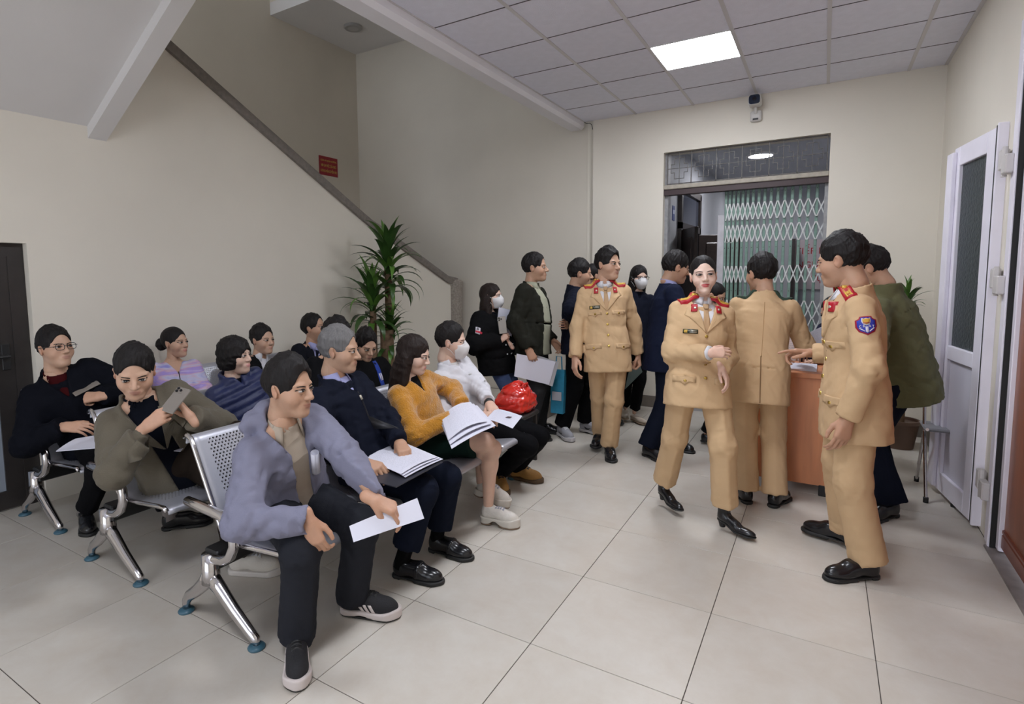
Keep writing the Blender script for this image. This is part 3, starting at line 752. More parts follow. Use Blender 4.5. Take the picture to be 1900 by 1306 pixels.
def patch(fn, C, U, V, N, poly, thick, rings=4, back=.12, inset=.003):
    """a thin piece of cloth, badge or flap lying on the surface fn; poly in metres on axes U, V seen along N"""
    C, U, V, N = (np.asarray(q, f32) for q in (C, U, V, N)); poly = np.array(poly, f32); cen = poly.mean(0); n = len(poly)
    P = []
    for k in range(rings): P.append(cen+(poly-cen)*(1-k/rings))
    P = np.concatenate(P+[cen[None]])
    P3 = C+P[:, :1]*U+P[:, 1:2]*V+N*back
    top = march(fn, P3, -N[None], thick); rim = top[:n]-N*(thick+inset+.001)
    v = np.concatenate([top, rim]); F = []; m = n*rings; 
    for k in range(rings-1):
        for i in range(n): j = (i+1) % n; F.append((k*n+i, k*n+j, (k+1)*n+j, (k+1)*n+i))
    for i in range(n): j = (i+1) % n; F.append(((rings-1)*n+i, (rings-1)*n+j, m)); F.append((m+1+i, m+1+j, j, i))
    # outward orientation
    a = np.cross(v[1]-v[0], v[m]-v[0])
    if a@N < 0: F = [q[::-1] for q in F]
    return v, F
def densify(poly, step):
    out = []
    for i in range(len(poly)):
        a = np.array(poly[i], float); b = np.array(poly[(i+1) % len(poly)], float); k = max(1, int(np.linalg.norm(b-a)/step))
        for j in range(k): out.append(tuple(a+(b-a)*j/k))
    return out
def RR(th):  # rotation about z, row vectors
    return np.array([[math.cos(th), math.sin(th), 0], [-math.sin(th), math.cos(th), 0], [0, 0, 1]])

# ================================================================ HEAD (local axes: x = own right, y = face, z = up)
def head_fn(kind='m'):
    w = {'m': 1.0, 'o': .98, 'f': .95, 'r': 1.05}[kind]; jaw = {'m': .97, 'o': .97, 'f': .84, 'r': 1.06}[kind]
    def fn(P):
        Q = P.copy(); Q[:, 0] = np.abs(Q[:, 0])/w
        d = ell(Q, (0, -.012, .032), (.073, .095, .088))
        d = smin(d, ell(Q, (0, .022, -.035), (.060*jaw, .066, .080)), .035)
        d = smin(d, ell(Q, (0, .062, -.092), (.030*jaw, .028, .022)), .026)
        d = smin(d, ell(Q, (.040, .044, -.028), (.026, .034, .032)), .02)          # cheek
        d = smin(d, ell(Q, (.024, .066, .022), (.026, .020, .010)), .014)           # brow
        d = smax(d, -ell(Q, (.032, .104, .002), (.021, .020, .012)), .012)          # eye socket
        d = smin(d, rcone(Q, (0, .080, .012), (0, .106 if kind != 'f' else .103, -.027), .0078, .0115 if kind != 'f' else .0098), .010)  # nose
        d = smin(d, ell(Q, (.011, .094, -.031), (.0085, .011, .0075)), .006)
        d = smin(d, ell(Q, (.031, .0775, .002), (.0155, .0135, .0125)), .004)         # lids
        lips = np.minimum(ell(Q, (0, .0855, -.0575), (.021, .011, .0052)), ell(Q, (0, .083, -.0665), (.018, .0115, .0060)))
        d = smin(d, ell(Q, (0, .076, -.062), (.028, .016, .018)), .012); d = smin(d, lips, .003)
        d = smax(d, -rcone(Q, (0, .099, -.0620), (.021, .090, -.0615), .0016, .0012), .002)
        A = np.array([[.985, .0, .17], [0, 1, 0], [-.17, 0, .985]])
        ear = ell(Q, (.0745, -.012, -.006), (.0065, .0185, .030), RR(.45)@A) ; ear = smax(ear, -ell(Q, (.084, -.006, -.004), (.006, .009, .017)), .006)
        d = smin(d, ear, .006)
        nk = {'m': .050, 'o': .049, 'f': .040, 'r': .053}[kind]
        d = smin(d, rcone(Q, (0, -.030, -.05), (0, -.044, -.115), nk*.96, nk), .022)
        return d
    return fn
HEADS = {}
def head_mesh(kind, h):
    k = (kind, h)
    if k not in HEADS:
        fn = head_fn(kind); V, F = surface(fn, (-.11, -.13, -.215), (.11, .135, .135), h)
        HEADS[k] = (relax(V, F, 1, .4), F, fn)
    return HEADS[k]
def head_col(V, skin, lip, kind):
    skin = np.array(skin); c = np.tile(skin, (len(V), 1)); Q = V.copy().astype(f32); Q[:, 0] = np.abs(Q[:, 0])
    d = np.minimum(ell(Q, (0, .0865, -.0575), (.023, .013, .0062)), ell(Q, (0, .084, -.0665), (.019, .0125, .0070)))
    m = np.clip(.5-d/.004, 0, 1)[:, None]; c = c*(1-m)+np.array(lip)*m
    ch = np.exp(-(((Q-np.array((.042, .06, -.03)))/.03)**2).sum(1))[:, None]*.16; c = c*(1-ch)+skin*np.array((1.08, .74, .70))*ch
    er = np.exp(-(((Q-np.array((.082, -.01, -.006)))/.025)**2).sum(1))[:, None]*.3; c = c*(1-er)+skin*np.array((1.1, .72, .66))*er
    return c

# ---- hair
def hair_fn(style, kind, seed=1):
    w = {'m': 1.0, 'o': .98, 'f': .95, 'r': 1.05}[kind]
    def strand(P, a, amp):
        q = P*np.array((1, 1, .30), f32)+.02*np.sin(P*25+seed).astype(f32); return wr(q, 40+seed, 300, amp*.55)+wr(P, 50+seed, 120, amp*.55)+amp*.35
    def fn(P):
        Q = P.copy(); Q[:, 0] = np.abs(Q[:, 0])/w
        if style in ('short', 'spiky', 'fade', 'grey', 'quiff'):
            up = {'short': .016, 'spiky': .022, 'fade': .016, 'grey': .010, 'quiff': .024}[style]
            d = ell(Q, (0, -.016, .036), (.0795, .102, .094))
            cap = ell(Q, (0, -.014+(.016 if style == 'quiff' else 0), .045), (.068, .088, .082+up))
            d = smin(d, cap, .02)
            d = d-strand(P, 26, .0055 if style != 'spiky' else .009)
            hl = {'grey': .090, 'quiff': .088}.get(style, .082)
            face = ell(Q, (0, .112, -.022), (.070, .088, .022+hl)); d = smax(d, -face, .006)
            d = smax(d, -ell(Q, (0, .085, -.09), (.12, .085, .085)), .006)                     # cheeks and jaw free
            nz = -.055 if style != 'grey' else -.050
            d = smax(d, (nz-Q[:, 2])-.30*(Q[:, 1]+.06), .008)                                  # nape
            d = smax(d, -ell(Q, (.082, -.010, -.012), (.020, .026, .038)), .004)              # around the ear
            d = smax(d, Q[:, 1]*1.0-.030+(-.02-Q[:, 2])*1.2-np.clip(Q[:, 2]-.01, 0, 1)*3, .01)
        elif style == 'tight':      # combed back into a bun
            d = ell(Q, (0, -.016, .035), (.0765, .099, .091))-strand(P, 40, .0015)
            d = smax(d, -ell(Q, (0, .100, -.030), (.069, .068, .104)), .006)
            d = smax(d, (-.06-Q[:, 2])-.2*(Q[:, 1]+.06), .008)
            d = smax(d, -ell(Q, (.082, -.004, -.014), (.022, .024, .038)), .004)
            d = smin(d, ell(P, (0, -.118, .010), (.036, .030, .036))-strand(P, 9, .003), .012)
        elif style == 'bun':
            d = ell(Q, (0, -.016, .035), (.078, .101, .093))-strand(P, 36, .002)
            d = smax(d, -ell(Q, (0, .102, -.030), (.068, .066, .102)), .006)
            d = smax(d, (-.055-Q[:, 2])-.2*(Q[:, 1]+.06), .008)
            d = smax(d, -ell(Q, (.082, -.004, -.014), (.022, .024, .036)), .004)
            d = smin(d, ell(P, (0, -.132, -.005), (.044, .040, .050))-strand(P, 9, .006), .010)
        elif style == 'bob':        # short full hair with a fringe
            d = ell(Q, (0, -.014, .030), (.094, .110, .103)); d = smin(d, ell(Q, (.05, -.03, -.035), (.040, .072, .060)), .03)
            d = d-strand(P, 22, .006)
            d = smax(d, -ell(Q, (0, .110, -.055), (.058, .070, .100)), .008)
            d = smax(d, -.088-Q[:, 2], .01)
        else:                       # long, 'long' / 'longtie'
            d = ell(Q, (0, -.016, .033), (.083, .104, .096))
            d = smin(d, ell(Q, (.045, -.045, -.09), (.050, .055, .12)), .04)
            d = smin(d, ell(Q, (.03, -.062, -.21), (.060, .042, .14)), .05)
            if style == 'long': d = smin(d, rcone(P, (-.062, .005, -.02), (-.085, .062, -.24), .030, .024), .03); d = smin(d, rcone(P, (.066, -.02, -.03), (.075, .0, -.20), .030, .030), .03)
            d = d-strand(P, 30, .004)
            d = smax(d, -ell(Q, (0, .108, -.045), (.064, .076, .108)), .008)
            d = smax(d, -ell(Q, (0, .10, -.17), (.05, .08, .08)), .01)
        return d
    return fn
HAIRS = {}
def hair_mesh(style, kind, seed, h=.0045):
    k = (style, kind, seed % 3)
    if k not in HAIRS:
        lo = (-.15, -.18, -.37) if style in ('long', 'longtie') else (-.13, -.19, -.13)
        V, F = surface(hair_fn(style, kind, seed % 3), lo, (.15, .14, .18), h); HAIRS[k] = (V, F)
    return HAIRS[k]

# ---- hands (local: y = along the fingers, z = back of the hand, thumb on -x for a right hand)
HANDS = {}
def hand_fn(pose):
    curl = {'relax': (22, 30, 18, .25), 'flat': (8, 10, 6, .1), 'pinch': (38, 30, 18, 1.0), 'grip': (52, 62, 35, .9), 'knee': (28, 38, 22, .15), 'point': (35, 55, 35, .6)}[pose]
    base = [(-.027, .086), (-.0095, .091), (.0095, .088), (.0265, .079)]; segs = [(.041, .025, .020), (.045, .028, .021), (.042, .026, .020), (.033, .020, .018)]
    ch = []
    for i, ((x, y), sg) in enumerate(zip(base, segs)):
        p = np.array([x, y, 0.0]); a = 0; sp = (-.06, -.015, .03, .08)[i]; pts = [p]
        cu = curl[:3] if not (pose == 'point' and i == 0) else (8, 8, 5)
        for k in range(3):
            a += math.radians(cu[k]*(1+.08*i)); p = p+sg[k]*np.array([sp*math.cos(a), math.cos(a), -math.sin(a)]); pts.append(p)
        ch.append(pts)
    op = curl[3]
    th = [np.array((-.020, .018, -.008)), np.array((-.044+.012*op, .046, -.016-.014*op)), np.array((-.056+.030*op, .074+.004*op, -.020-.024*op)), np.array((-.060+.046*op, .098+.004*op, -.022-.030*op))]
    def fn(P):
        d = rcone(P*np.array((1, 1, 1.25), f32), (0, -.030, 0), (0, .005, 0), .027, .028)
        for (x, y), r in zip(base, (.0125, .0125, .0120, .0110)):
            d = smin(d, rcone(P, (x*.55, .012, 0), (x, y-.004, 0), .0150, r), .014)
        for i, pts in enumerate(ch):
            r = (.0088, .0090, .0086, .0078)[i]; f = None
            for k in range(3):
                s = rcone(P, pts[k], pts[k+1], r*(1-.09*k), r*(1-.09*(k+1))); f = s if f is None else np.minimum(f, s)
            d = smin(d, f, .005)
        t = None
        for k in range(3):
            s = rcone(P, th[k], th[k+1], (.0150, .0115, .0100)[k], (.0115, .0100, .0085)[k]); t = s if t is None else smin(t, s, .004)
        return smin(d, t, .009)
    return fn
def hand_mesh(pose, left):
    k = (pose, left)
    if k not in HANDS:
        V, F = surface(hand_fn(pose), (-.085, -.10, -.11), (.06, .20, .045), .0040)
        V = relax(V, F, 1, .35)
        if left: V = V*np.array((-1, 1, 1), f32); F = F[:, ::-1]
        HANDS[k] = (V, F)
    return HANDS[k]

# ---- shoes (local: y = towards the toe, origin under the ankle)
m_lea = mat('shoe_leather', (.010, .010, .012), .22, noise=(30, .2), bump=(70, .05)); m_sole = mat('sole_black', (.012, .012, .012), .6)
SHOE = {}
def outline(P, y0=-.075, y1=.195, w0=.033, w1=.047):
    d = rcone(P*np.array((1, 1, 0), f32), (0, y0+w0, 0), (.002, y1-w1*1.35, 0), w0, w1)
    return smin(d, ell(P*np.array((1, 1, 0), f32), (-.004, y1-.062, 0), (w1*.92, .062, .05)), .01)
def shoe(kind):
    if kind in SHOE: return SHOE[kind]
    parts = []
    lo, hi = (-.07, -.11, -.012), (.07, .215, .17)
    def sole(z0, z1, g, y0=-.08, y1=.20, arch=0.0, w0=.033, w1=.047):
        def fn(P):
            d = outline(P, y0, y1, w0, w1)-g; zz = P[:, 2]
            return smax(d, np.maximum(z0-zz+arch*np.exp(-((P[:, 1]-.03)/.035)**2), zz-(z1+.012*np.clip((P[:, 1]-.10)/.08, 0, 1)**2*(1 if z1 > .02 else 0))), .004)
        return fn
    def upper(zb, toe, ank, top, w=1.0, g=0.0):
        def fn(P):
            q = P-np.array((0, 0, zb), f32)
            d = rcone(q*np.array((1/w, 1, 1), f32), (0, -.035, .035), (0, .06, .040), .042, .042)
            d = smin(d, ell(q, (-.001, .115, .016), (.043*w, .078, toe)), .03)
            d = smin(d, rcone(q, (0, -.032, .04), (0, -.028, top), .040, ank), .025)
            d = smax(d, outline(P)-.004-g, .012); d = smax(d, zb-.002-P[:, 2], .003); d = smax(d, q[:, 2]-top, .004)
            return d
        return fn
    def add(n, fn, m, h=.0048, parent=None, col=None):
        V, F = surface(fn, lo, hi, h); parts.append((n, relax(V, F, 1, .4), F, m, parent))
    if kind in ('dress', 'loafer'):
        add('upper', upper(.016, .040, .036, .075), m_lea)
        add('sole', lambda P: np.minimum(sole(.010, .018, .002)(P), np.maximum(sole(0, .02, .002)(P), np.minimum(P[:, 1]+.028, .06-P[:, 1]+0*P[:, 1]) if False else np.where(P[:, 1] < .045, P[:, 1]+.028, .052-P[:, 1]))), m_sole)
        if kind == 'loafer':
            fn = upper(.016, .040, .036, .075)
            add('strap', lambda P: np.maximum(fn(P)-.003, np.abs(P[:, 1]-.055-.2*P[:, 2])-.012), m_lea)
    elif kind == 'heel':
        def fn(P):   # ankle boot on a block heel
            d = rcone(P, (0, -.03, .080), (0, .05, .045), .036, .034); d = smin(d, ell(P, (0, .105, .022), (.037, .085, .026)), .03)
            d = smin(d, rcone(P, (0, -.035, .08), (0, -.03, .155), .037, .043), .02)
            bz = np.interp(P[:, 1], [-.08, -.01, .06, .2], [.058, .045, .010, .010]).astype(f32)
            d = smax(d, bz-P[:, 2], .006); return smax(d, P[:, 2]-.155, .004)
        add('upper', fn, m_lea)
        add('heel', lambda P: smax(rcone(P, (0, -.052, .075), (0, -.040, 0), .027, .019), np.maximum(-P[:, 2], P[:, 2]-.075), .003), m_lea)
        def so(P):
            bz = np.interp(P[:, 1], [-.08, -.01, .06, .2], [.058, .045, .010, .010]).astype(f32)
            return smax(outline(P, -.078, .192, .030, .040), np.abs(P[:, 2]-bz+.004)-.006, .003)
        add('sole', so, m_sole)
    elif kind == 'runner':      # black running shoe, white midsole
        add('upper', upper(.028, .048, .040, .085, 1.02), mat('knit_black', (.012, .012, .015), .8, bump=(200, .3)))
        add('midsole', sole(.006, .034, .006, arch=.010), mat('midsole_white', (.62, .55, .53), .6))
        add('outsole', sole(0, .009, .004, arch=.0), m_sole)
    elif kind == 'grey_runner':
        add('upper', upper(.026, .046, .040, .080), mat('knit_grey', (.33, .33, .36), .8, bump=(200, .3)))
        add('midsole', sole(.004, .032, .005, arch=.008), mat('midsole_light', (.50, .48, .49), .6)); add('outsole', sole(0, .007, .003), m_sole)
    elif kind == 'chunky':      # thick soled white trainer
        add('upper', upper(.050, .046, .042, .085, 1.02), mat('trainer_white', (.66, .62, .57), .5, noise=(40, .06), bump=(60, .2)))
        add('midsole', sole(.010, .056, .007, arch=.030), mat('trainer_sole', (.60, .56, .50), .55)); add('outsole', sole(0, .013, .006, arch=.02), mat('trainer_tan', (.22, .15, .10), .6))
    elif kind == 'workboot':
        add('upper', upper(.022, .050, .044, .115, 1.05), mat('nubuck_tan', (.36, .19, .055), .75, noise=(12, .12), bump=(90, .2)))
        add('sole', sole(0, .024, .005), mat('sole_brown', (.10, .06, .03), .7))
        add('collar', lambda P: np.maximum(rcone(P, (0, -.03, .10), (0, -.028, .145), .044, .046), np.maximum(.118-P[:, 2], P[:, 2]-.142)), mat('collar_black', (.02, .016, .014), .8))
    elif kind == 'flat':
        add('upper', upper(.010, .030, .036, .045), mat('flat_cream', (.50, .42, .34), .5)); add('sole', sole(0, .012, .002), mat('sole_tan', (.30, .22, .15), .6))
    elif kind == 'trainer_white':
        add('upper', upper(.026, .046, .040, .078), mat('canvas_white', (.60, .56, .50), .7, bump=(90, .2))); add('sole', sole(0, .028, .005), mat('rubber_white', (.60, .56, .52), .5))
    # laces for laced shoes
    if kind in ('runner', 'grey_runner', 'chunky', 'workboot', 'trainer_white'):
        fn = {'runner': upper(.028, .048, .040, .085, 1.02), 'grey_runner': upper(.026, .046, .040, .080), 'chunky': upper(.050, .046, .042, .085, 1.02), 'workboot': upper(.022, .050, .044, .115, 1.05), 'trainer_white': upper(.026, .046, .040, .078)}[kind]
        lc = {'runner': m_black, 'workboot': m_black, 'chunky': mat('lace_grey', (.35, .36, .42), .8)}.get(kind, mat('lace_white', (.55, .55, .57), .8))
        for k in range(4):
            y = .035+.018*k
            for s in (-1, 1):
                v, F = patch(fn, (0, y, 0), (1, 0, 0), (0, 1, 0), (0, 0, 1), densify([(-.020, -.004*s-.0025), (.020, .004*s-.0025), (.020, .004*s+.0025), (-.020, -.004*s+.0025)], .008), .003, 1, .16)
                parts.append(('lace', v, F, lc, 0))
        if kind == 'runner':
            for s in (-1, 1):
                for k in range(3):
                    y = .012+.026*k
                    v, F = patch(fn, (0, y, .034), (0, 1, 0), (0, 0, 1), (s, 0, 0), densify([(.020, -.004), (.035, -.004), (.013, .036), (-.002, .036)], .008), .0022, 2, .12)
                    parts.append(('stripe', v, F, MATS['midsole_white'], 0))
        if kind == 'grey_runner':
            for s in (-1, 1):
                v, F = patch(fn, (0, .03, .045), (0, 1, 0), (0, 0, 1), (s, 0, 0), densify([(-.035, .018), (-.02, -.008), (.0, -.012), (.05, .016), (.0, -.002), (-.015, .002)], .01), .0022, 1, .12)
                parts.append(('swoosh', v, F, m_black, 0))
    out = []
    for n, V, F, m, par in parts: out.append((n, mesh(n, V, F, m, True), par))
    SHOE[kind] = out
    return out
# ================================================================ PEOPLE
def skin_mat():
    m = mat('skin', (.5, .33, .24), .46, spec=.4, attr='Col', noise=(28, .05), bump=(220, .06), sss=.12); return m
m_skin = skin_mat()
def hair_mat(name, c, rough=.42):
    if name in MATS: return MATS[name]
    m = mat(name, c, rough+.14, spec=.22); t = m.node_tree; N = t.nodes; b = N['Principled BSDF']
    tc = [n for n in N if n.type == 'TEX_COORD'][0]; mp = N.new('ShaderNodeMapping'); mp.inputs['Scale'].default_value = (190, 190, 14); t.links.new(tc.outputs['Object'], mp.inputs[0])
    n = N.new('ShaderNodeTexNoise'); n.inputs['Scale'].default_value = 1; n.inputs['Detail'].default_value = 3; t.links.new(mp.outputs[0], n.inputs['Vector'])
    bp = N.new('ShaderNodeBump'); bp.inputs['Strength'].default_value = .6; bp.inputs['Distance'].default_value = .004; t.links.new(n.outputs['Fac'], bp.inputs['Height']); t.links.new(bp.outputs[0], b.inputs['Normal'])
    cr = N.new('ShaderNodeMix'); cr.data_type = 'RGBA'; cr.inputs[6].default_value = (c[0]*.5, c[1]*.5, c[2]*.5, 1); cr.inputs[7].default_value = (c[0]*1.5, c[1]*1.5, c[2]*1.5, 1); t.links.new(n.outputs['Fac'], cr.inputs[0]); t.links.new(cr.outputs[2], b.inputs['Base Color'])
    return m
HB = hair_mat('hair_black', (.011, .009, .009)); HBR = hair_mat('hair_brown_black', (.018, .011, .009)); HG = hair_mat('hair_grey', (.15, .145, .145), .5)
m_eye = mat('eye', (.6, .55, .5), .12, attr='Col', spec=.6)
LIP = {'m': (.42, .205, .155), 'f': (.50, .20, .17), 'red': (.45, .035, .05)}
TAN = (.51, .305, .205); MID = (.57, .355, .25); FAIR = (.69, .475, .375); PALE = (.735, .52, .425)

def cloth(name, c, rough=.85, sheen=.15, weave=320, bump=.12, nz=.05, fold=.3):
    """woven cloth: fine weave plus soft creases as relief"""
    if 'cloth_'+name in MATS: return MATS['cloth_'+name]
    if max(c) < .12: c = tuple(v*.62 for v in c); sheen = 0
    m = mat('cloth_'+name, c, rough, spec=.2 if max(c) > .1 else .06, sheen=sheen*.3, noise=(7, nz), bump=(weave, bump, 2))
    t = m.node_tree; N = t.nodes; b1 = [n for n in N if n.type == 'BUMP'][0]; tc = [n for n in N if n.type == 'TEX_COORD'][0]
    n = N.new('ShaderNodeTexNoise'); n.inputs['Scale'].default_value = 5.5; n.inputs['Detail'].default_value = 1.0; n.inputs['Distortion'].default_value = .8; n.inputs['Roughness'].default_value = .4; t.links.new(tc.outputs['Object'], n.inputs['Vector'])
    q = N.new('ShaderNodeMath'); q.operation = 'PINGPONG'; q.inputs[1].default_value = .16; t.links.new(n.outputs['Fac'], q.inputs[0])
    b2 = N.new('ShaderNodeBump'); b2.inputs['Strength'].default_value = fold; b2.inputs['Distance'].default_value = .05; t.links.new(q.outputs[0], b2.inputs['Height']); t.links.new(b2.outputs[0], b1.inputs['Normal'])
    return m

def ik(a, t, l1, l2, pole):
    a = np.asarray(a, float); t = np.asarray(t, float); v = t-a; d = np.linalg.norm(v); D = min(max(d, abs(l1-l2)+.01), l1+l2-.004); u = v/(d+1e-9); t = a+u*D
    x = (l1*l1-l2*l2+D*D)/(2*D); h = math.sqrt(max(l1*l1-x*x, 0)); p = np.asarray(pole, float); p = p-u*(p@u); p = nrm(p)
    return a+u*x+p*h, t

Z3 = np.array([0, 0, 1.0])
class Person:
    """skeleton and clothes; every length in metres"""
    def __init__(s, label, hip, head, face, H=1.68, hy=None, hp=0, hr=0, sy=None, kind='m', skin=MID, lip=None, base=None, far=False, sw=1.0, spine=0.0, name='person'):
        s.H = H; s.k = H/1.70; k = s.k; s.kind = kind; s.skin = skin; s.far = far; s.seed = len(label)*7+int(abs(hip[0]*100))
        s.P = np.array(hip, float); s.hc = np.array(head, float)
        th = math.radians(face); s.F = np.array([math.cos(th), math.sin(th), 0]); s.R = np.array([math.sin(th), -math.cos(th), 0])
        th2 = math.radians(face if sy is None else sy); s.Fs = np.array([math.cos(th2), math.sin(th2), 0]); s.Rs = np.array([math.sin(th2), -math.cos(th2), 0])
        hy = math.radians(face if hy is None else hy); hp = math.radians(hp); hr = math.radians(hr)
        hf = np.array([math.cos(hy)*math.cos(hp), math.sin(hy)*math.cos(hp), math.sin(hp)]); hr0 = np.array([math.sin(hy), -math.cos(hy), 0]); hu = np.cross(hr0, hf)
        s.hR = math.cos(hr)*hr0+math.sin(hr)*hu; s.hU = np.cross(s.hR, hf); s.hF = hf
        s.hM = np.stack([s.hR, s.hF, s.hU])      # rows: local axes
        s.hs = k*{'m': 1.05, 'o': 1.05, 'f': 1.06, 'r': 1.06}[kind]
        # neck base from the head centre
        spd = nrm(s.hc-s.P)
        nk = nrm(.55*np.array([0, 0, 1])+.45*spd)
        hf0 = np.array([math.cos(hy), math.sin(hy), 0]); s.N = s.hc+(-hf0*.035-np.array([0, 0, 1.0])*.09+np.array([0, 0, .03])*math.sin(-hp)-hf0*.045*math.sin(-hp))*s.hs-nk*.075*k
        s.T = nrm(s.N-s.P); s.Fs = nrm(s.Fs-s.T*(s.Fs@s.T)); s.Rs = nrm(np.cross(s.Fs, s.T)); s.F2 = nrm(s.F-s.T*(s.F@s.T)*.5)
        s.mid = (s.P+s.N)/2-s.F*spine
        wsh = .150*k*sw*(.92 if kind == 'f' else 1)
        s.S = {'R': s.N+s.Rs*wsh-s.T*.058*k, 'L': s.N-s.Rs*wsh-s.T*.058*k}
        wh = .085*k
        s.Hj = {'R': s.P+s.R*wh, 'L': s.P-s.R*wh}
        s.E = {}; s.W = {}; s.K = {}; s.A = {}; s.hd = {}; s.parts = []
        b = base if base is not None else (s.P[0], s.P[1], 0)
        s.o = empty(name, (b[0], b[1], 0), label, 'person'); s.loc = np.array([b[0], b[1], 0], f32)
        s.bodyV = []; s.bodyF = []; s.bodyC = []
    # ---- posing
    def arm(s, side, wrist, pole=None, pose='relax', dors=None, dirn=None):
        k = s.k; sg = 1 if side == 'R' else -1
        if pole is None: pole = -np.array([0, 0, 1.0])*.8-s.Fs*.5+s.Rs*sg*.5
        s.E[side], w = ik(s.S[side], wrist, .285*k, .255*k, pole); s.W[side] = w
        y = nrm(w-s.E[side]) if dirn is None else nrm(dirn)
        z = np.asarray(dors if dors is not None else s.Rs*sg+np.array([0, 0, .3]), float); z = nrm(z-y*(z@y)); x = np.cross(y, z)
        s.hd[side] = (np.stack([x, y, z]), pose); return s
    def leg(s, side, ankle, pole=None, yaw=None, toe=0.0):
        k = s.k; ank = np.asarray(ankle, float); pole = s.F*1.0+np.array([0, 0, .35]) if pole is None else np.asarray(pole, float)
        s.K[side], s.A[side] = ik(s.Hj[side], ank, .425*k, .405*k, pole)
        th = math.radians(yaw) if yaw is not None else math.atan2(s.F[1], s.F[0])
        s.parts.append(('foot', side, th, toe)); return s
    # ---- mesh output
    def put(s, name, V, F, m, parent=None, smooth=True, col=None, cn='Col'):
        me = mesh(name, np.asarray(V, f32)-s.loc, F, m, smooth, col, cn)
        o = bpy.data.objects.new(name, me); COL.objects.link(o); o.parent = s.o if parent is None else parent
        return o
    def bounds(s, pts, m):
        p = np.array(pts); return p.min(0)-m, p.max(0)+m
    def hloc(s, p): return s.hc+s.hM.T@(np.asarray(p, float)*s.hs)
    def toh(s, V): return (s.hc+(np.asarray(V)*s.hs)@s.hM).astype(f32)
    # ---- head, hands, hidden core
    def body(s, hair='short', hm=None, lip=None, gaze=None, brow=1.0, bare=False, h=None, eyes=True, smile=0):
        h = h or (.0050 if s.far else .0036); V, F, fn = head_mesh(s.kind, h)
        lip = lip or ('f' if s.kind == 'f' else 'm')
        s.acc(s.toh(V), F, head_col(V, s.skin, np.array(LIP[lip])*(1.0 if lip == 'red' else np.array(s.skin)/np.array(MID)), s.kind))
        for side in s.hd:
            M_, pose = s.hd[side]; V, F2 = hand_mesh(pose, side == 'L'); s.acc((s.W[side]+(V*s.k*(.92 if s.kind == 'f' else 1.03))@M_).astype(f32), F2, np.array(s.skin)*np.array((1.0, .93, .90)))
        nkr = {'m': .050, 'o': .049, 'f': .040, 'r': .053}[s.kind]*s.hs; na = s.hloc((0, -.036, -.075)); nb = s.N-s.T*.05
        V, F2 = surface(lambda P: rcone(P, na, nb, nkr*.97, nkr*1.08), np.minimum(na, nb)-.09, np.maximum(na, nb)+.09, .008); s.acc(V, F2, np.array(s.skin)*np.array((.98, .94, .92)))
        # core that joins head, arms and legs under the clothes
        k = s.k; seg = [(s.N+s.T*.03, s.mid, .055, .085), (s.mid, s.P, .085, .095)]
        for side in s.hd: seg += [(s.N, s.S[side], .05, .045), (s.S[side], s.E[side], .042, .034), (s.E[side], s.W[side]+nrm(s.E[side]-s.W[side])*.02, .034, .024)]
        for side in s.A: seg += [(s.P, s.Hj[side], .07, .065), (s.Hj[side], s.K[side], .062, .045), (s.K[side], s.A[side], .040, .028)]
        pts = [p for q in seg for p in q[:2]]
        def core(P):
            d = None
            for a, b, ra, rb in seg: c = rcone(P, a, b, ra*k*.92, rb*k*.92); d = c if d is None else smin(d, c, .03)
            return d
        lo, hi = s.bounds(pts, .11); V, F2 = surface(core, lo, hi, .022); s.acc(V, F2, np.array(s.skin))
        if bare:
            def lf(P):
                d = None
                for side in s.A:
                    K_, A_ = s.K[side], s.A[side]; bk = nrm(np.cross(np.cross(A_-K_, s.F), A_-K_)); cal = K_+(A_-K_)*.28-bk*.012
                    c = smin(rcone(P, s.Hj[side], K_, .082*k, .056*k), rcone(P, K_, cal, .052*k, .053*k), .03); c = smin(c, rcone(P, cal, A_, .053*k, .031*k), .03); c = smin(c, ell(P, K_, (.053*k, .053*k, .055*k)), .02)
                    d = c if d is None else np.minimum(d, c)
                return d
            lo, hi = s.bounds([s.K['R'], s.K['L'], s.A['R'], s.A['L'], s.Hj['R'], s.Hj['L']], .10); V, F2 = surface(lf, lo, hi, .008); s.acc(V, F2, np.array(s.skin)*np.array((1, .95, .92)))
        o = s.put('body', np.concatenate(s.bodyV), np.concatenate(s.bodyF), m_skin, col=np.concatenate(s.bodyC)); s.bo = o
        hm = hm or HB
        if hair:
            V, F2 = hair_mesh(hair, s.kind, s.seed, .0055 if s.far else .0042); s.put('hair', s.toh(V), F2, hm)
        if eyes:
            g = nrm(gaze) if gaze is not None else np.array([0, 1.0, 0]); wf = {'m': 1.0, 'o': .98, 'f': .95, 'r': 1.05}[s.kind]
            for sx in (-1, 1):
                V = []; C = []; Fq = []; c = np.array((sx*.031*wf, .0800, .0015)); o0 = 0; nu, nv = 14, 9
                for i in range(nv):
                    for j in range(nu):
                        a = math.pi*i/(nv-1); b = 2*math.pi*j/nu
                        d = np.array((math.sin(a)*math.cos(b), math.cos(a), math.sin(a)*math.sin(b)))
                        # pole along the gaze
                        q = d
                        V.append(c+q*np.array((.0150, .0134, .0068))); ang = math.hypot(d[0]-g[0]*.9, (d[2]-g[2]*.9)*.45)
                        C.append((.012, .008, .007) if ang < .56 and d[1] > 0 else (.47, .42, .39))
                for i in range(nv-1):
                    for j in range(nu): Fq.append((o0+i*nu+j, o0+i*nu+(j+1) % nu, o0+(i+1)*nu+(j+1) % nu, o0+(i+1)*nu+j))
                s.put('eye', s.toh(np.array(V)), Fq, m_eye, o, True, np.array(C))
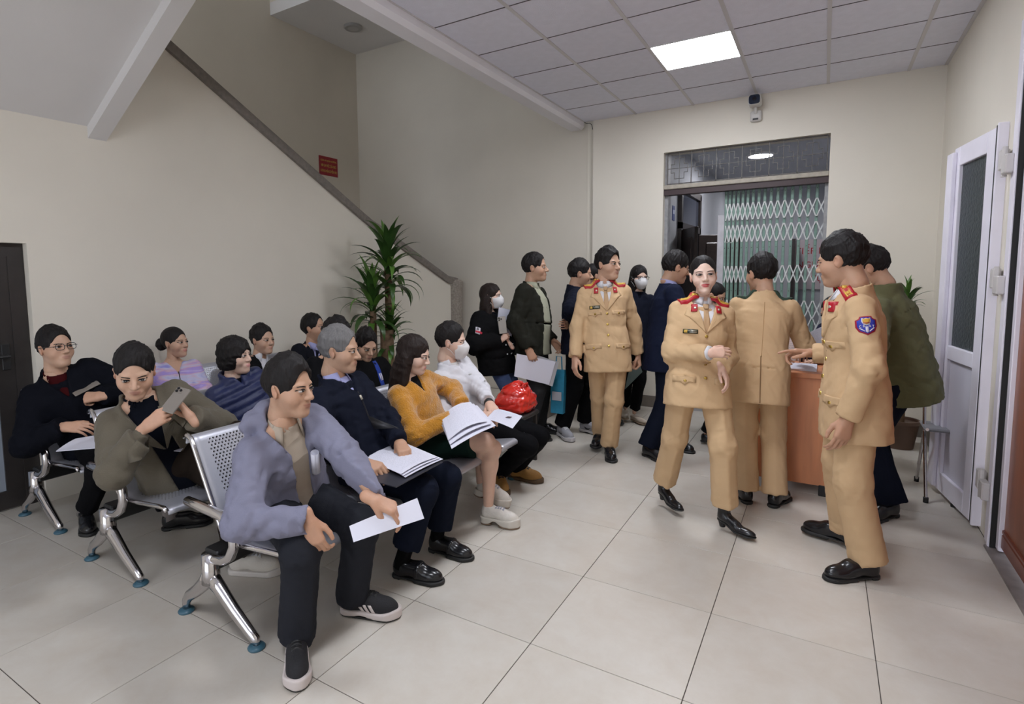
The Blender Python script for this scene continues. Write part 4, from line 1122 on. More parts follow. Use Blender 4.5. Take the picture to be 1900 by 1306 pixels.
            for sx in (-1, 1):
                th_ = .0032*brow
                br = [(-.019, -.0035), (-.010, .0008), (.0, .0030), (.010, .0032), (.018, .0010), (.018, -.0028), (.010, -.0012), (.0, -.0020), (-.010, -.0046), (-.019, -.0070)]
                br = [(-x*.95, y*brow*.72) for x, y in br]
                v, F3 = patch(fn, (sx*.031*wf, .0, .0215 if s.kind == 'f' else .0198), (sx, 0, 0), (0, 0, 1), (0, 1, 0), [(-a, b) for a, b in br], .0013, 2, .16)
                s.put('eyebrow', s.toh(v), F3, hm if hm is not HG else HBR, o)
                ls = [(-.017, -.0020), (-.010, .0036), (.0, .0056), (.010, .0046), (.0180, .0002), (.0180, -.0020), (.010, .0018), (.0, .0028), (-.010, .0010)]
                v, F3 = patch(fn, (sx*.031*wf, .0, .0050), (sx, 0, 0), (0, 0, 1), (0, 1, 0), [(x_*1.08, y_*1.1) for x_, y_ in ls], .0016, 1, .16)
                s.put('eyelash', s.toh(v), F3, HB, o)
        return s
    def acc(s, V, F, c):
        k = sum(len(v) for v in s.bodyV); s.bodyV.append(np.asarray(V, f32)); s.bodyF.append(F+k); s.bodyC.append(np.broadcast_to(np.asarray(c, f32), (len(V), 3)))
    # ---- torso field
    def torso(s, w=1.0, d=1.0, hem=.05, flare=1.0, belly=0.0, waist=1.0, hemfwd=0.0, shoulder=1.0):
        k = s.k; f = .93 if s.kind == 'f' else 1.0; st = []
        def cur(t):
            a = s.P+(s.mid-s.P)*t; b = s.mid+(s.N-s.mid)*t; return a+(b-a)*t
        dn = nrm(s.T*.6+np.array([0, 0, .4]))
        X0, Y0 = s.R, s.F2
        st.append((s.P-dn*hem+s.F*hemfwd, X0, Y0, .178*k*w*flare, .138*k*d*flare))
        st.append((s.P.copy(), X0, Y0, .176*k*w*(.5+.5*flare), .134*k*d*(.5+.5*flare)))
        for t, a, b, fw in ((.32, .160*waist, .122*waist, belly), (.58, .164, .124, belly*.5), (.80, .170*f, .118, 0), (.93, .132*f*shoulder, .088, 0), (1.0, .078, .070, 0)):
            X = nrm(s.R*(1-t)+s.Rs*t); Y = nrm(s.F2*(1-t)+s.Fs*t); c = cur(t)+s.F*fw*.5*k
            if t >= .8: c = c-s.T*.012*k
            st.append((c, X, Y, a*k*w, (b+fw*.5)*k*d))
        return st
    def top(s, name, m, w=1.0, d=1.0, hem=.05, flare=1.0, belly=0, waist=1.0, sleeve=(.060, .053, .045), cuffcut=0.0, wrinkle=.005, h=None, collar=None, V=None, depth=.022, inner=None, puffs=0, hemfwd=0, seedk=0, short=None, shoulder=1.0, k_=.04, back=0.0, extra=None):
        """V=(bottom below the neck, half-width slope, strip half width) cuts the front open; inner=(material, inset) shows in it"""
        h = h or (.0115 if s.far else .0085); k = s.k; st = s.torso(w, d, hem, flare, belly, waist, hemfwd, shoulder); T = s.T
        tor = lambda P: loft(P, st)
        sl = []
        for side in s.hd:
            S_, E_, W_ = s.S[side], s.E[side], s.W[side]; u = nrm(W_-E_); We = W_-u*(.008+cuffcut); sl.append((S_, E_, We, u))
        hc = st[0][0]; dn = nrm(st[1][0]-st[0][0]); nkax = nrm(s.hloc((0, -.035, -.12))-s.N)
        def raw(P):
            q = tor(P)
            for S_, E_, We, u in sl:
                up = rcone(P, S_, E_, sleeve[0]*k, sleeve[1]*k); lo_ = rcone(P, E_, We, sleeve[1]*k, sleeve[2]*k)
                lo_ = smax(lo_, (P-We.astype(f32))@u.astype(f32), .004)
                a = smin(up, lo_, .03); q = smin(q, a, k_*k)
            if collar:
                c = rcone(P, s.N-T*.04*k, s.N+nkax*collar[0]*k, (.095+collar[1])*k, (.062+collar[1])*k); c = smax(c, (P-(s.N+nkax*collar[0]*k+s.Fs*.0).astype(f32))@nrm(nkax+s.Fs*.35).astype(f32), .004); q = smin(q, c, .03)
            if puffs:
                ax = (P-s.P.astype(f32))@T.astype(f32); q = q-.010*np.abs(np.sin(ax*math.pi/puffs))-.0
            if extra: q = extra(P, q)
            return q
        def full(P):
            q = raw(P)
            if wrinkle:
                ww = wr(P, s.seed+seedk, 52, wrinkle*.75)+wr(P, s.seed+seedk+5, 115, wrinkle*.42)
                el = 0
                for S_, E_, We, u in sl: el = el+np.exp(-((P-E_.astype(f32))**2).sum(1)/.0075)+.6*np.exp(-((P-(S_-s.T*.10).astype(f32))**2).sum(1)/.006)+.6*np.exp(-((P-We.astype(f32))**2).sum(1)/.004)
                q = q+ww*(.8+1.3*np.clip(el, 0, 1))
            q = smax(q, (hc.astype(f32)-P)@dn.astype(f32), .004)
            q = smax(q, -rcone(P, s.N-T*.015*k, s.N+nkax*.25, .056*k, .058*k), .004) if not collar else smax(q, -rcone(P, s.N-T*.005*k, s.N+nkax*.25, (.056+collar[1]*.4)*k, (.060+collar[1]*.6)*k), .004)
            return q
        Nf, Rf, Ff, Tf = (x.astype(f32) for x in (s.N, s.Rs, s.Fs, T))
        fn = full
        if V:
            def vcut(P, grow=0.0):
                q = P-Nf; u = np.abs(q@Rf); wv = q@Tf; fr = q@Ff
                hw = np.maximum((wv+V[0])*V[1], V[2] if len(V) > 2 else -1)
                bot = (-V[0] if len(V) < 3 else -V[3])-grow
                return np.maximum(np.maximum(u-hw-grow, -fr-.01), bot-wv)
            dp = depth
            def fn(P):
                q = full(P); r = np.maximum(vcut(P), -(q+dp)); return smax(q, -r, .003)
        pts = [x[0] for x in st]+[p for t in sl for p in t[:3]]
        lo, hi = s.bounds(pts, .23*k*max(w, d, flare)+.02); hi[2] = min(hi[2], s.N[2]+.16*k) if not extra else hi[2]
        Vx, F = surface(fn, lo, hi, h); Vx = relax(Vx, F, 1, .35)
        o = s.put(name, Vx, F, m)
        s.fn = fn; s.full = full; s.st = st; s.sl = sl; s.nkax = nkax; s.topo = o
        if V and inner:
            im, ins = inner[:2]
            nr = {'m': .050, 'o': .049, 'f': .040, 'r': .053}[s.kind]*s.hs; na = s.hloc((0, -.036, -.075)); n1 = s.N+(na-s.N)*.40; nb = s.N-T*.05
            def ifn(P):
                q = smin(tor(P), rcone(P, s.N-T*.03*k, s.N+nkax*.026*k, .072*k, .060*k), .03)+ins
                q = smin(q, rcone(P, nb, n1, nr*1.2+.008, nr*1.1+.009), .012)
                q = smax(q, (P-n1.astype(f32))@nrm(na-s.N+s.Fs*.03).astype(f32), .003)
                q = smax(q, -rcone(P, s.N+(na-s.N)*.20, na, nr*1.06+.003, nr*1.06+.004), .003)
                q = np.maximum(q, vcut(P, .03)); return np.maximum(q, -(tor(P)+.05))
            Vi, Fi = surface(ifn, lo, hi, h*.9); io = s.put(inner[2] if len(inner) > 2 else 'shirt', relax(Vi, Fi, 1, .3), Fi, im)
            s.ifn = lambda P: smin(tor(P), rcone(P, s.N-T*.03*k, s.N+nkax*.030*k, .075*k, .060*k), .03)+ins
            s.inn = io
        return s
    def onfront(s, fn, u, v, poly, thick, m, name, parent=None, rings=3, N=None, U=None, Vv=None, C=None, inset=.003):
        """piece on the chest: u to own right, v up from the neck base"""
        N = s.Fs if N is None else N; U = s.Rs if U is None else U; Vv = s.T if Vv is None else Vv
        C = (s.N+s.Rs*u*s.k+s.T*v*s.k) if C is None else C
        v_, F = patch(fn, C-N*(C-s.N)@N if False else C, U, Vv, N, np.array(poly)*s.k, thick, rings, .26, inset)
        return s.put(name, v_, F, m, parent or s.topo)
    def trousers(s, m, r=(.088, .068, .062), name='trousers', crop=.03, wrinkle=.006, pel=(.168, .128), h=None, crease=True, top=.10):
        h = h or (.0115 if s.far else .009); k = s.k; sg = []
        for side in s.A:
            Hj, K_, A_ = s.Hj[side], s.K[side], s.A[side]; u = nrm(A_-K_); Ae = A_-u*(crop-.0)*k+u*0; sg.append((Hj, K_, Ae, u))
        R_, F_ = s.R.astype(f32), s.F.astype(f32); A3 = np.stack([s.R, s.F, np.array([0, 0, 1.0])]).T
        st = s.torso(.95, .96, .02)
        def fn(P):
            d = ell(P, s.P+np.array([0, 0, -.005]), (pel[0]*k, pel[1]*k, .125*k), A3)
            d = smin(d, smax(loft(P, st[1:4]), (P-(s.P+s.T*top).astype(f32))@s.T.astype(f32), .01), .03)
            for i, (Hj, K_, Ae, u) in enumerate(sg):
                a = rcone(P, Hj, K_, r[0]*k, r[1]*k); c = rcone(P, K_, Ae, r[1]*k, r[2]*k); c = smax(c, (P-Ae.astype(f32))@u.astype(f32), .004)
                q = smin(a, c, .035)
                kn = np.exp(-((P-K_.astype(f32))**2).sum(1)/.012)+.8*np.exp(-((P-Hj.astype(f32))**2).sum(1)/.02)+.5*np.exp(-((P-Ae.astype(f32))**2).sum(1)/.012)
                q = q+(wr(P, s.seed+31+i, 60, wrinkle*.6)+wr(P, s.seed+41+i, 130, wrinkle*.35))*(.4+1.5*np.clip(kn, 0, 1))
                if crease:
                    for (a_, b_) in ((Hj, K_), (K_, Ae)):
                        ua = nrm(b_-a_); la = nrm(np.cross(ua, s.R*.0+np.cross(s.F, ua)) if False else s.R-ua*(s.R@ua)); fa = np.cross(la, ua); fa = fa if (fa@(s.F+Z3)) > 0 else -fa
                        r_ = P-a_.astype(f32); tt = np.clip(r_@ua.astype(f32)/np.linalg.norm(b_-a_), 0, 1); q = q-np.where(r_@fa.astype(f32) > 0, .009, .004)*np.exp(-(r_@la.astype(f32)/.016)**2)*np.clip(tt*6, 0, 1)*np.clip((1-tt)*6 if a_ is Hj else 1, 0, 1)
                d = smin(d, q, .028) if i == 0 else smin(d, q, .018)
            return d
        lo, hi = s.bounds([p for t in sg for p in t[:3]]+[s.P, s.P+s.T*.12], .19*k)
        V, F = surface(fn, lo, hi, h); s.tro = s.put(name, relax(V, F, 1, .35), F, m); s.tfn = fn; return s
    def shoes(s, kind, sock=None):
        for p in s.parts:
            if p[0] != 'foot': continue
            _, side, th, toe = p; A_ = s.A[side]; k = s.k*(.92 if s.kind == 'f' else 1.0)
            z0 = A_[2]-{'heel': .135, 'chunky': .115}.get(kind, .085)*k
            Mx = Matrix.Translation(Vector((A_[0], A_[1], 0))-Vector((*s.loc[:2], 0))+Vector((0, 0, max(z0, 0.0)))) @ Matrix.Rotation(th-math.pi/2, 4, 'Z') @ Matrix.Rotation(math.radians(toe), 4, 'X') @ Matrix.Diagonal((k, k, k, 1)) @ Matrix.Translation((0, .028, 0))
            root = None
            for i, (n, me, par) in enumerate(shoe(kind)):
                o = bpy.data.objects.new('shoe' if i == 0 else n, me); COL.objects.link(o)
                if i == 0: o.parent = s.o; o.matrix_basis = Mx; root = o
                else: o.parent = root
            if sock:
                u = nrm(s.K[side]-A_); b = MB().tube([A_-u*.03, A_+u*.04, A_+u*.13], [.040*k, .038*k, .043*k], 18); s.put('sock', b.v, b.f, sock)
        return s
    def mask(s, m=None):
        fn0 = head_mesh(s.kind, .0050 if s.far else .0036)[2]
        def fn(P):
            d = smin(fn0(P), ell(P, (0, .074, -.048), (.046, .042, .048)), .02)-.0035
            lim = np.maximum(np.abs(P[:, 0])-.066, np.maximum(-.112-P[:, 2], P[:, 2]+.012-.030*np.clip(1-np.abs(P[:, 0])/.05, 0, 1)))
            d = smax(d, lim, .006); d = smax(d, .034-P[:, 1], .006); return d
        V, F = surface(fn, (-.09, .0, -.13), (.09, .145, .04), .0036)
        mk = s.put('face_mask', s.toh(relax(V, F, 1, .4)), F, m or mat('mask_white', (.70, .69, .70), .8, bump=(90, .1)))
        for sx in (-1, 1):
            for z in (-.012, -.085):
                b = MB().tube([s.hloc(p) for p in ((sx*.060, .038, z), (sx*.074, .012, z*.6+.0), (sx*.080, -.012, .010 if z > -.05 else -.035))], .0016, 6); s.put('ear_loop', b.v, b.f, MATS['mask_white'], mk)
        return s
    def glasses(s):
        m = mat('glasses_black', (.012, .012, .014), .3); b = MB(); root = None
        for sx in (-1, 1):
            pts = [(sx*.031+.0235*np.sign(math.cos(a))*abs(math.cos(a))**.6, .100, .001+.0175*np.sign(math.sin(a))*abs(math.sin(a))**.6) for a in np.linspace(0, 2*math.pi, 25)]
            b = MB().tube([s.hloc(p) for p in pts], .0019, 6); o = s.put('glasses_rim', b.v, b.f, m, root if root else s.o); root = root or o
            b = MB().tube([s.hloc(p) for p in ((sx*.054, .099, .006), (sx*.074, .080, .006), (sx*.082, -.012, .010))], .0019, 6); s.put('glasses_arm', b.v, b.f, m, root)
        b = MB().tube([s.hloc(p) for p in ((-.009, .102, .005), (0, .105, .007), (.009, .102, .005))], .0017, 6); s.put('glasses_bridge', b.v, b.f, m, root)
        return s
    def shirt_collar(s, m, open_=.022, ht=.034, name='shirt_collar', spread=.045, drop=.05):
        """two folded collar leaves standing round the neck"""
        k = s.k; ax = s.nkax; n = 13
        for sg in (-1, 1):
            V = []
            for i in range(n):
                t = i/(n-1); a = math.pi*(1-t)+math.atan2(open_, .06)*t      # from the back to the front
                cx = sg*math.sin(a); cy = math.cos(a); r0 = (.052+.004*t)*{'f': .86}.get(s.kind, 1); r1 = (.060+.010*t)*{'f': .9}.get(s.kind, 1)
                base = s.N+ax*(.018+ht*(1-.45*t))*k; low = s.N+ax*(.006-drop*max(0, t-.55)*2.0)*k
                V.append(base+(s.Rs*cx+s.Fs*cy)*r0*k+s.Fs*.008*t); V.append(low+(s.Rs*cx*(1+spread*8*max(0, t-.6)*.5)+s.Fs*cy)*r1*k+s.Fs*.018*t)
            V = np.array(V); F = [(2*i, 2*i+1, 2*i+3, 2*i+2) for i in range(n-1)]
            off = np.array([nrm((v-s.N)-ax*((v-s.N)@ax)) for v in V])*.004; q = len(V); V2 = np.concatenate([V, V+off]); F2 = [f[::-1] for f in F]+[tuple(i+q for i in f) for f in F]
            rim = [2*i for i in range(n)]+[2*i+1 for i in range(n-1, -1, -1)]
            for i in range(len(rim)): a_, b_ = rim[i], rim[(i+1) % len(rim)]; F2.append((a_, b_, b_+q, a_+q))
            me_o = s.put(name, V2, F2, m, s.topo, True); bm_fix(me_o.data)
        return s
    def tie(s, m, length=.30):
        fn = s.ifn; k = s.k
        s.onfront(fn, 0, -.030, [(-.017, .012), (.017, .012), (.012, -.020), (-.012, -.020)], .014, m, 'tie_knot')
        s.onfront(fn, 0, -.05-length/2, densify([(-.012, length/2), (.012, length/2), (.030, -length/2), (-.030, -length/2)], .03), .007, m, 'tie')
        return s
    def lapels(s, m, vb, slope, wid=.045, name='lapel', fn=None):
        fn = fn or s.full
        for sg in (-1, 1):
            yt = -.02
            poly = [(sg*(vb+yt)*slope*.96, yt), (sg*((vb+yt)*slope+wid*.9), yt-.03), (sg*((vb+yt)*slope+wid*1.25), yt-.075), (sg*((vb+yt)*slope*.75+wid*1.15), yt-.085), (sg*.012, -vb+.004), (sg*.002, -vb-.004)]
            s.onfront(fn, 0, 0, densify(poly, .025), .0065, m, name, rings=4)
        return s
    def buttons(s, m, us, vs, r=.009, fn=None):
        fn = fn or s.full
        for u in us:
            for v in vs:
                poly = [(r*math.cos(a), r*math.sin(a)) for a in np.linspace(0, 2*math.pi, 10, endpoint=False)]
                s.onfront(fn, u, v, poly, .006, m, 'button', rings=2)
        return s
    def flap(s, u, v, w, hgt, m, point=.014, btn=None, fn=None, name='pocket_flap'):
        fn = fn or s.full
        poly = densify([(-w, hgt), (w, hgt), (w, -hgt*.6), (w*.45, -hgt*.45), (0, -hgt*.6-point), (-w*.45, -hgt*.45), (-w, -hgt*.6)], .02)
        o = s.onfront(fn, u, v, poly, .006, m, name)
        if btn:
            pb = [(.008*math.cos(a), .008*math.sin(a)) for a in np.linspace(0, 2*math.pi, 10, endpoint=False)]
            s.onfront(fn, u, v-hgt*.25, pb, .011, btn, 'button', parent=o, rings=2)
        return s
Z = np.array([0, 0, 1.0])
def foot(hx, hy_, tx, ty, z=.085, back=.075):
    """ankle position and yaw from where heel and toe touch the floor"""
    a, b = fl(hx, hy_), fl(tx, ty); d = nrm(b-a); p = a+d*back; p[2] = z; return p, math.degrees(math.atan2(d[1], d[0]))
m_gold = mat('gold_button', (.55, .38, .10), .25, metal=.9); m_rboard = mat('board_red', (.42, .008, .020), .5); m_gold2 = mat('gold_braid', (.70, .45, .08), .4); m_greenb = mat('board_green', (.012, .035, .018), .7)
m_silv = mat('insignia_silver', (.6, .55, .45), .35, metal=.5)
m_shw = cloth('shirt_white', (.72, .72, .76), .8); m_uni = cloth('uniform_tan', (.60, .41, .235), .8, .08, 420, .08, .03, .22); m_tie = cloth('tie_tan', (.50, .33, .19), .7)
m_tag = mat('name_tag', (.012, .022, .012), .3)
def uniform(p, vb=.20, slope=.34, front=True, right_tab=True, left_tab=True, badge=True, low=True, breast=True, tagv=-.185, hem=.22, flare=1.06, w=1.0, d=1.0, backside=False, waist=.98):
    p.top('uniform_jacket', m_uni, w=w*.99, d=d*1.0, hem=hem, flare=flare, waist=waist, sleeve=(.063, .055, .049), wrinkle=.0065, collar=(.030 if backside else .048, .012), V=(vb, slope), inner=(m_shw, .008, 'shirt'))
    fn = p.full; k = p.k
    if front:
        p.tie(m_tie, vb+.02); p.shirt_collar(m_shw, open_=.014, ht=.020, spread=.03, drop=.035)
        p.lapels(m_uni, vb, slope, .05)
        p.buttons(m_gold, (0,), [-vb-.025-.085*i for i in range(4)], .0095)
        for sg, on_ in ((1, right_tab), (-1, left_tab)):
            if on_:
                o = p.onfront(fn, sg*.072, -.050, densify([(-.016, .024), (.016, .024), (.020, -.024), (-.012, -.024)] if sg > 0 else [(-.016, .024), (.016, .024), (.012, -.024), (-.020, -.024)], .015), .013, m_rboard, 'collar_tab')
                p.onfront(fn, sg*.072, -.050, [(.007*math.cos(a), .007*math.sin(a)) for a in np.linspace(0, 6.28, 9)[:-1]], .016, m_silv, 'insignia', o, 2)
        if breast:
            for sg in (1, -1):
                p.flap(sg*.092, -.235, .052, .020, m_uni, .016, m_gold)
        if low:
            for sg in (1, -1): p.flap(sg*.115, -.50, .060, .024, m_uni, .016, m_gold)
        if tagv:
            o = p.onfront(fn, .092, tagv, densify([(-.040, .013), (.040, .013), (.040, -.013), (-.040, -.013)], .02), .006, m_tag, 'name_tag')
            p.onfront(fn, .118, tagv, [(-.009, .009), (.009, .009), (.009, -.009), (-.009, -.009)], .0075, m_gold2, 'emblem', o, 1)
            for q, yy in enumerate((.004, -.005)):
                p.onfront(fn, .082, tagv+yy, densify([(-.024, .0022), (.024-.008*q, .0022), (.024-.008*q, -.0022), (-.024, -.0022)], .012), .0072, m_silv, 'lettering', o, 1)
    # shoulder boards
    for sg in (1, -1):
        ax = nrm(p.S['R' if sg > 0 else 'L']-(p.N-p.T*.01)); c = p.N*.44+p.S['R' if sg > 0 else 'L']*.56; nn = nrm(np.cross(p.Fs, ax)*sg); nn = nn if nn[2] > 0 else -nn; nn = nrm(nn+p.Fs*(-.25 if backside else .45)); c = c+p.Fs*(-.004 if backside else .014); vv_ = nrm(np.cross(nn, ax)); vv_ = vv_ if vv_@p.Fs > 0 else -vv_
        L = .066*k
        o = p.onfront(fn, 0, 0, densify([(-L, .018), (-L*.8, .024), (L, .027), (L, -.027), (-L*.8, -.024), (-L, -.018)], .02), .011, m_greenb if backside else m_rboard, 'shoulder_board', C=c, U=ax, Vv=vv_, N=nn, rings=3)
        if not backside:
            for y0 in (-.010, .010): p.onfront(fn, 0, 0, densify([(-L*.9, y0-.003), (L*.92, y0-.003), (L*.92, y0+.003), (-L*.9, y0+.003)], .02), .0128, m_gold2, 'braid', o, 1, C=c, U=ax, Vv=vv_, N=nn)
            for q in (.2, .52, .84):
                st_ = [((.010 if i % 2 == 0 else .0045)*math.cos(i*math.pi/5), (.010 if i % 2 == 0 else .0045)*math.sin(i*math.pi/5)) for i in range(10)]
                p.onfront(fn, 0, 0, st_, .015, m_gold2, 'star', o, 1, C=c+ax*L*(q*2-1)*.9, U=ax, Vv=vv_, N=nn)
            p.onfront(fn, 0, 0, [(.008*math.cos(a), .008*math.sin(a)) for a in np.linspace(0, 6.28, 9)[:-1]], .016, m_gold, 'button', o, 2, C=c-ax*L*.85, U=ax, Vv=vv_, N=nn)
    return p
def shield(p, side):
    """sleeve badge: red edge, blue field, gold crest, white letters"""
    fn = p.full; S_, E_ = p.S[side], p.E[side]; ax = nrm(S_-E_); n = p.Rs*(1 if side == 'R' else -1); n = nrm(n-ax*(n@ax)); u = np.cross(ax, n); c = S_+(E_-S_)*.36
    base = [(-.022, .042), (.022, .042), (.026, .032), (.040, .026), (.040, -.004), (.030, -.028), (.0, -.046), (-.030, -.028), (-.040, -.004), (-.040, .026), (-.026, .032)]
    o = p.onfront(fn, 0, 0, densify(base, .012), .004, mat('badge_red', (.32, .008, .03), .6), 'sleeve_badge', C=c, U=u, Vv=ax, N=n)
    sc = lambda q, s: [(x*s, y*s) for x, y in q]
    p.onfront(fn, 0, 0, densify(sc(base, .86), .012), .0055, mat('badge_blue', (.02, .035, .36), .6), 'field', o, C=c, U=u, Vv=ax, N=n)
    mg = mat('badge_gold', (.62, .36, .05), .5); mw = mat('badge_white', (.62, .60, .66), .6)
    p.onfront(fn, 0, 0, [(-.016, .034), (-.008, .030), (.0, .033), (.008, .030), (.016, .034), (.018, .018), (.012, .004), (0, -.002), (-.012, .004), (-.018, .018)], .0068, mw, 'crest', o, 2, C=c, U=u, Vv=ax, N=n)
    p.onfront(fn, 0, 0, sc([(-.016, .032), (-.008, .030), (.0, .032), (.008, .030), (.016, .032), (.016, .018), (.010, .006), (0, .001), (-.010, .006), (-.016, .018)], .88), .0080, mg, 'crest', o, 2, C=c+ax*.003, U=u, Vv=ax, N=n)
    p.onfront(fn, 0, 0, densify([(-.013, .012), (.013, .012), (.011, .008), (-.011, .008)], .008), .0090, MATS['badge_red'], 'crest_band', o, 1, C=c, U=u, Vv=ax, N=n)
    p.onfront(fn, 0, 0, [(-.0055, -.006), (.0055, -.006), (.0055, -.030), (0, -.036), (-.0055, -.030)], .0070, mw, 'crest_stem', o, 1, C=c, U=u, Vv=ax, N=n)
    for sg in (1, -1): p.onfront(fn, 0, 0, densify([(sg*.030, -.012), (sg*.026, -.010), (sg*.008, -.026), (sg*.009, -.030)], .01), .0065, mw, 'ribbon', o, 1, C=c, U=u, Vv=ax, N=n)
    # letters, as thin strokes on the cloth
    Ls = {'C': [((.8, .9), (.2, .9)), ((.1, .8), (.1, .2)), ((.2, .1), (.8, .1))], 'S': [((.85, .9), (.15, .9)), ((.15, .85), (.15, .55)), ((.15, .5), (.85, .5)), ((.85, .45), (.85, .15)), ((.85, .1), (.15, .1))],
          'G': [((.85, .9), (.2, .9)), ((.12, .85), (.12, .15)), ((.2, .1), (.85, .1)), ((.85, .12), (.85, .45)), ((.85, .48), (.5, .48))], 'T': [((.05, .9), (.95, .9)), ((.5, .85), (.5, .05))]}
    for ch, x0 in zip('CSGT', (-.0275, -.0145, .0075, .0205)):
        for a, b in Ls[ch]:
            a = np.array(a)*np.array((.0085, .0095))+np.array((x0, -.009)); b = np.array(b)*np.array((.0085, .0095))+np.array((x0, -.009)); d = b-a; q = np.array((-d[1], d[0])); q = q/np.linalg.norm(q)*.0009
            p.onfront(fn, 0, 0, [tuple(a+q), tuple(b+q), tuple(b-q), tuple(a-q)], .0085, mw, 'letter_stroke', o, 1, C=c, U=u, Vv=ax, N=n)
    return p
def upt(p, c, px, py, dd=0.0): return atd(px, py, depth(c)+dd)

# ---------------------------------------------------------------- officers
# woman officer walking towards the camera
hipc = np.array([-.615, 3.50, .895])
p = Person('woman officer in tan uniform walking towards the camera, right hand across her waist', hipc, atd(1305, 512, depth(hipc)), -64, H=1.60, hy=-74, hp=4, hr=-3, kind='f', skin=PALE, base=(-.6, 3.5))
W = lambda x, y, dd=0.0: atd(x, y, depth(hipc)+dd)
p.arm('R', W(1316, 655, -.20), pole=p.Rs*.55-Z*.9-p.Fs*.1, pose='relax', dors=-FW+Z*.4, dirn=RT*.9+UP*.05-FW*.1)
p.arm('L', W(1338, 682, -.12), pole=-p.Rs*.35-Z*.8-p.Fs*.5, pose='relax', dors=RT*.7-FW*.6, dirn=RT*.25-UP*.8-FW*.4)
a, y = foot(1218, 930, 1256, 955, .135); p.leg('R', a, yaw=y)
a, y = foot(1322, 975, 1378, 997, .135); p.leg('L', a, yaw=y)
p.body('tight', lip='red', gaze=(0, 1, 0), brow=.85)
uniform(p, vb=.20, slope=.36, flare=1.16, hem=.17, waist=.90, breast=False, tagv=-.20)
p.trousers(m_uni, (.094, .074, .078), crop=.03); p.shoes('heel')
for side, cuff in (('R', 1),):
    u = nrm(p.W[side]-p.E[side]); b = MB().tube([p.W[side]-u*.02, p.W[side]+u*.004], [.045*p.k, .043*p.k], 20); p.put('shirt_cuff', b.v, b.f, m_shw)

# officer looking to the right, in the middle of the room
hipc = np.array([-1.49, 4.46, .915])
p = Person('young officer in tan uniform standing by the wall and glancing to his left', hipc, atd(1128, 491, depth(hipc)), -66, H=1.73, hy=-22, hp=0, skin=MID)
W = lambda x, y, dd=0.0: atd(x, y, depth(hipc)+dd)
p.arm('R', W(1066, 672, -.05), pole=p.Rs*.6-p.Fs*.8, pose='relax', dors=-RT*.9-FW*.3)
p.arm('L', W(1186, 668, .12), pole=-p.Rs*.6-p.Fs*.6, pose='grip')
a, y = foot(1118, 822, 1098, 846); p.leg('R', a, yaw=y)
a, y = foot(1128, 838, 1138, 866); p.leg('L', a, yaw=y)
p.body('quiff', brow=1.1); uniform(p, vb=.215, slope=.30, hem=.20); p.trousers(m_uni, (.090, .070, .072), crop=.0); p.shoes('dress')

# officer with his back to the camera
hipc = np.array([-.335, 4.02, .89])
p = Person('officer in tan uniform with his back to the camera, leaning over the desk', hipc, atd(1412, 508, depth(hipc)+.10), 98, H=1.68, hy=128, hp=-3, skin=TAN)
W = lambda x, y, dd=0.0: atd(x, y, depth(hipc)+dd)
p.arm('R', W(1490, 650, .28), pole=p.Rs*.4-Z*.9-p.Fs*.3, pose='relax', dors=Z)
p.arm('L', W(1372, 650, .33), pole=-p.Rs*.3-Z*.9-p.Fs*.3, pose='relax', dors=Z)
a, y = foot(1395, 940, 1358, 912); p.leg('L', a, yaw=y)
a, y = foot(1428, 945, 1452, 928); p.leg('R', a, yaw=y)
p.body('short', brow=1.0); uniform(p, front=False, backside=True, hem=.22, flare=1.05, d=1.03); p.trousers(m_uni, (.092, .072, .076), crop=.0); p.shoes('dress')
# centre vent of the jacket
b = MB(); 
q = [march(p.full, (p.P-p.F*.3+p.R*.015*0+np.array([0, 0, z]))[None], p.F[None], .0015)[0] for z in np.linspace(.10, -.21, 12)]
b.tube(q, .0028, 6); p.put('back_vent', b.v, b.f, mat('seam_tan', (.22, .12, .05), .9), p.topo)
q = [march(p.full, (p.P-p.F*.3+p.T*t)[None], p.F[None], .0002)[0] for t in np.linspace(.10, .45, 14)]
b = MB().tube(q, .0016, 6); p.put('back_seam', b.v, b.f, mat('seam_tan2', (.40, .235, .10), .9), p.topo)

# officer on the right, seen from his left side
hipc = np.array([.15, 3.34, .92])
p = Person('officer in tan uniform on the right, in profile, with a blue sleeve badge', hipc, atd(1562, 484, depth(hipc)), 190, H=1.73, hy=158, hp=-10, skin=TAN, spine=.01)
W = lambda x, y, dd=0.0: atd(x, y, depth(hipc)+dd)
p.arm('L', W(1572, 778, -.17), pole=-p.Fs*.45+p.Rs*-.7-Z*.1, pose='relax', dors=-FW, dirn=-UP*.9-RT*.25)
p.arm('R', W(1506, 655, .30), pole=-Z*1.0+p.Rs*.3, pose='point', dors=Z*.7+p.Rs*.3, dirn=-RT*.9+UP*.05+FW*.2)
a, y = foot(1637, 1070, 1515, 1076); p.leg('L', a, yaw=y)
a, y = foot(1600, 1022, 1527, 998); p.leg('R', a, yaw=y)
p.body('short', brow=1.0); uniform(p, vb=.20, slope=.30, hem=.23, flare=1.08, w=1.0); shield(p, 'L'); p.trousers(m_uni, (.092, .073, .076), crop=.0); p.shoes('dress')

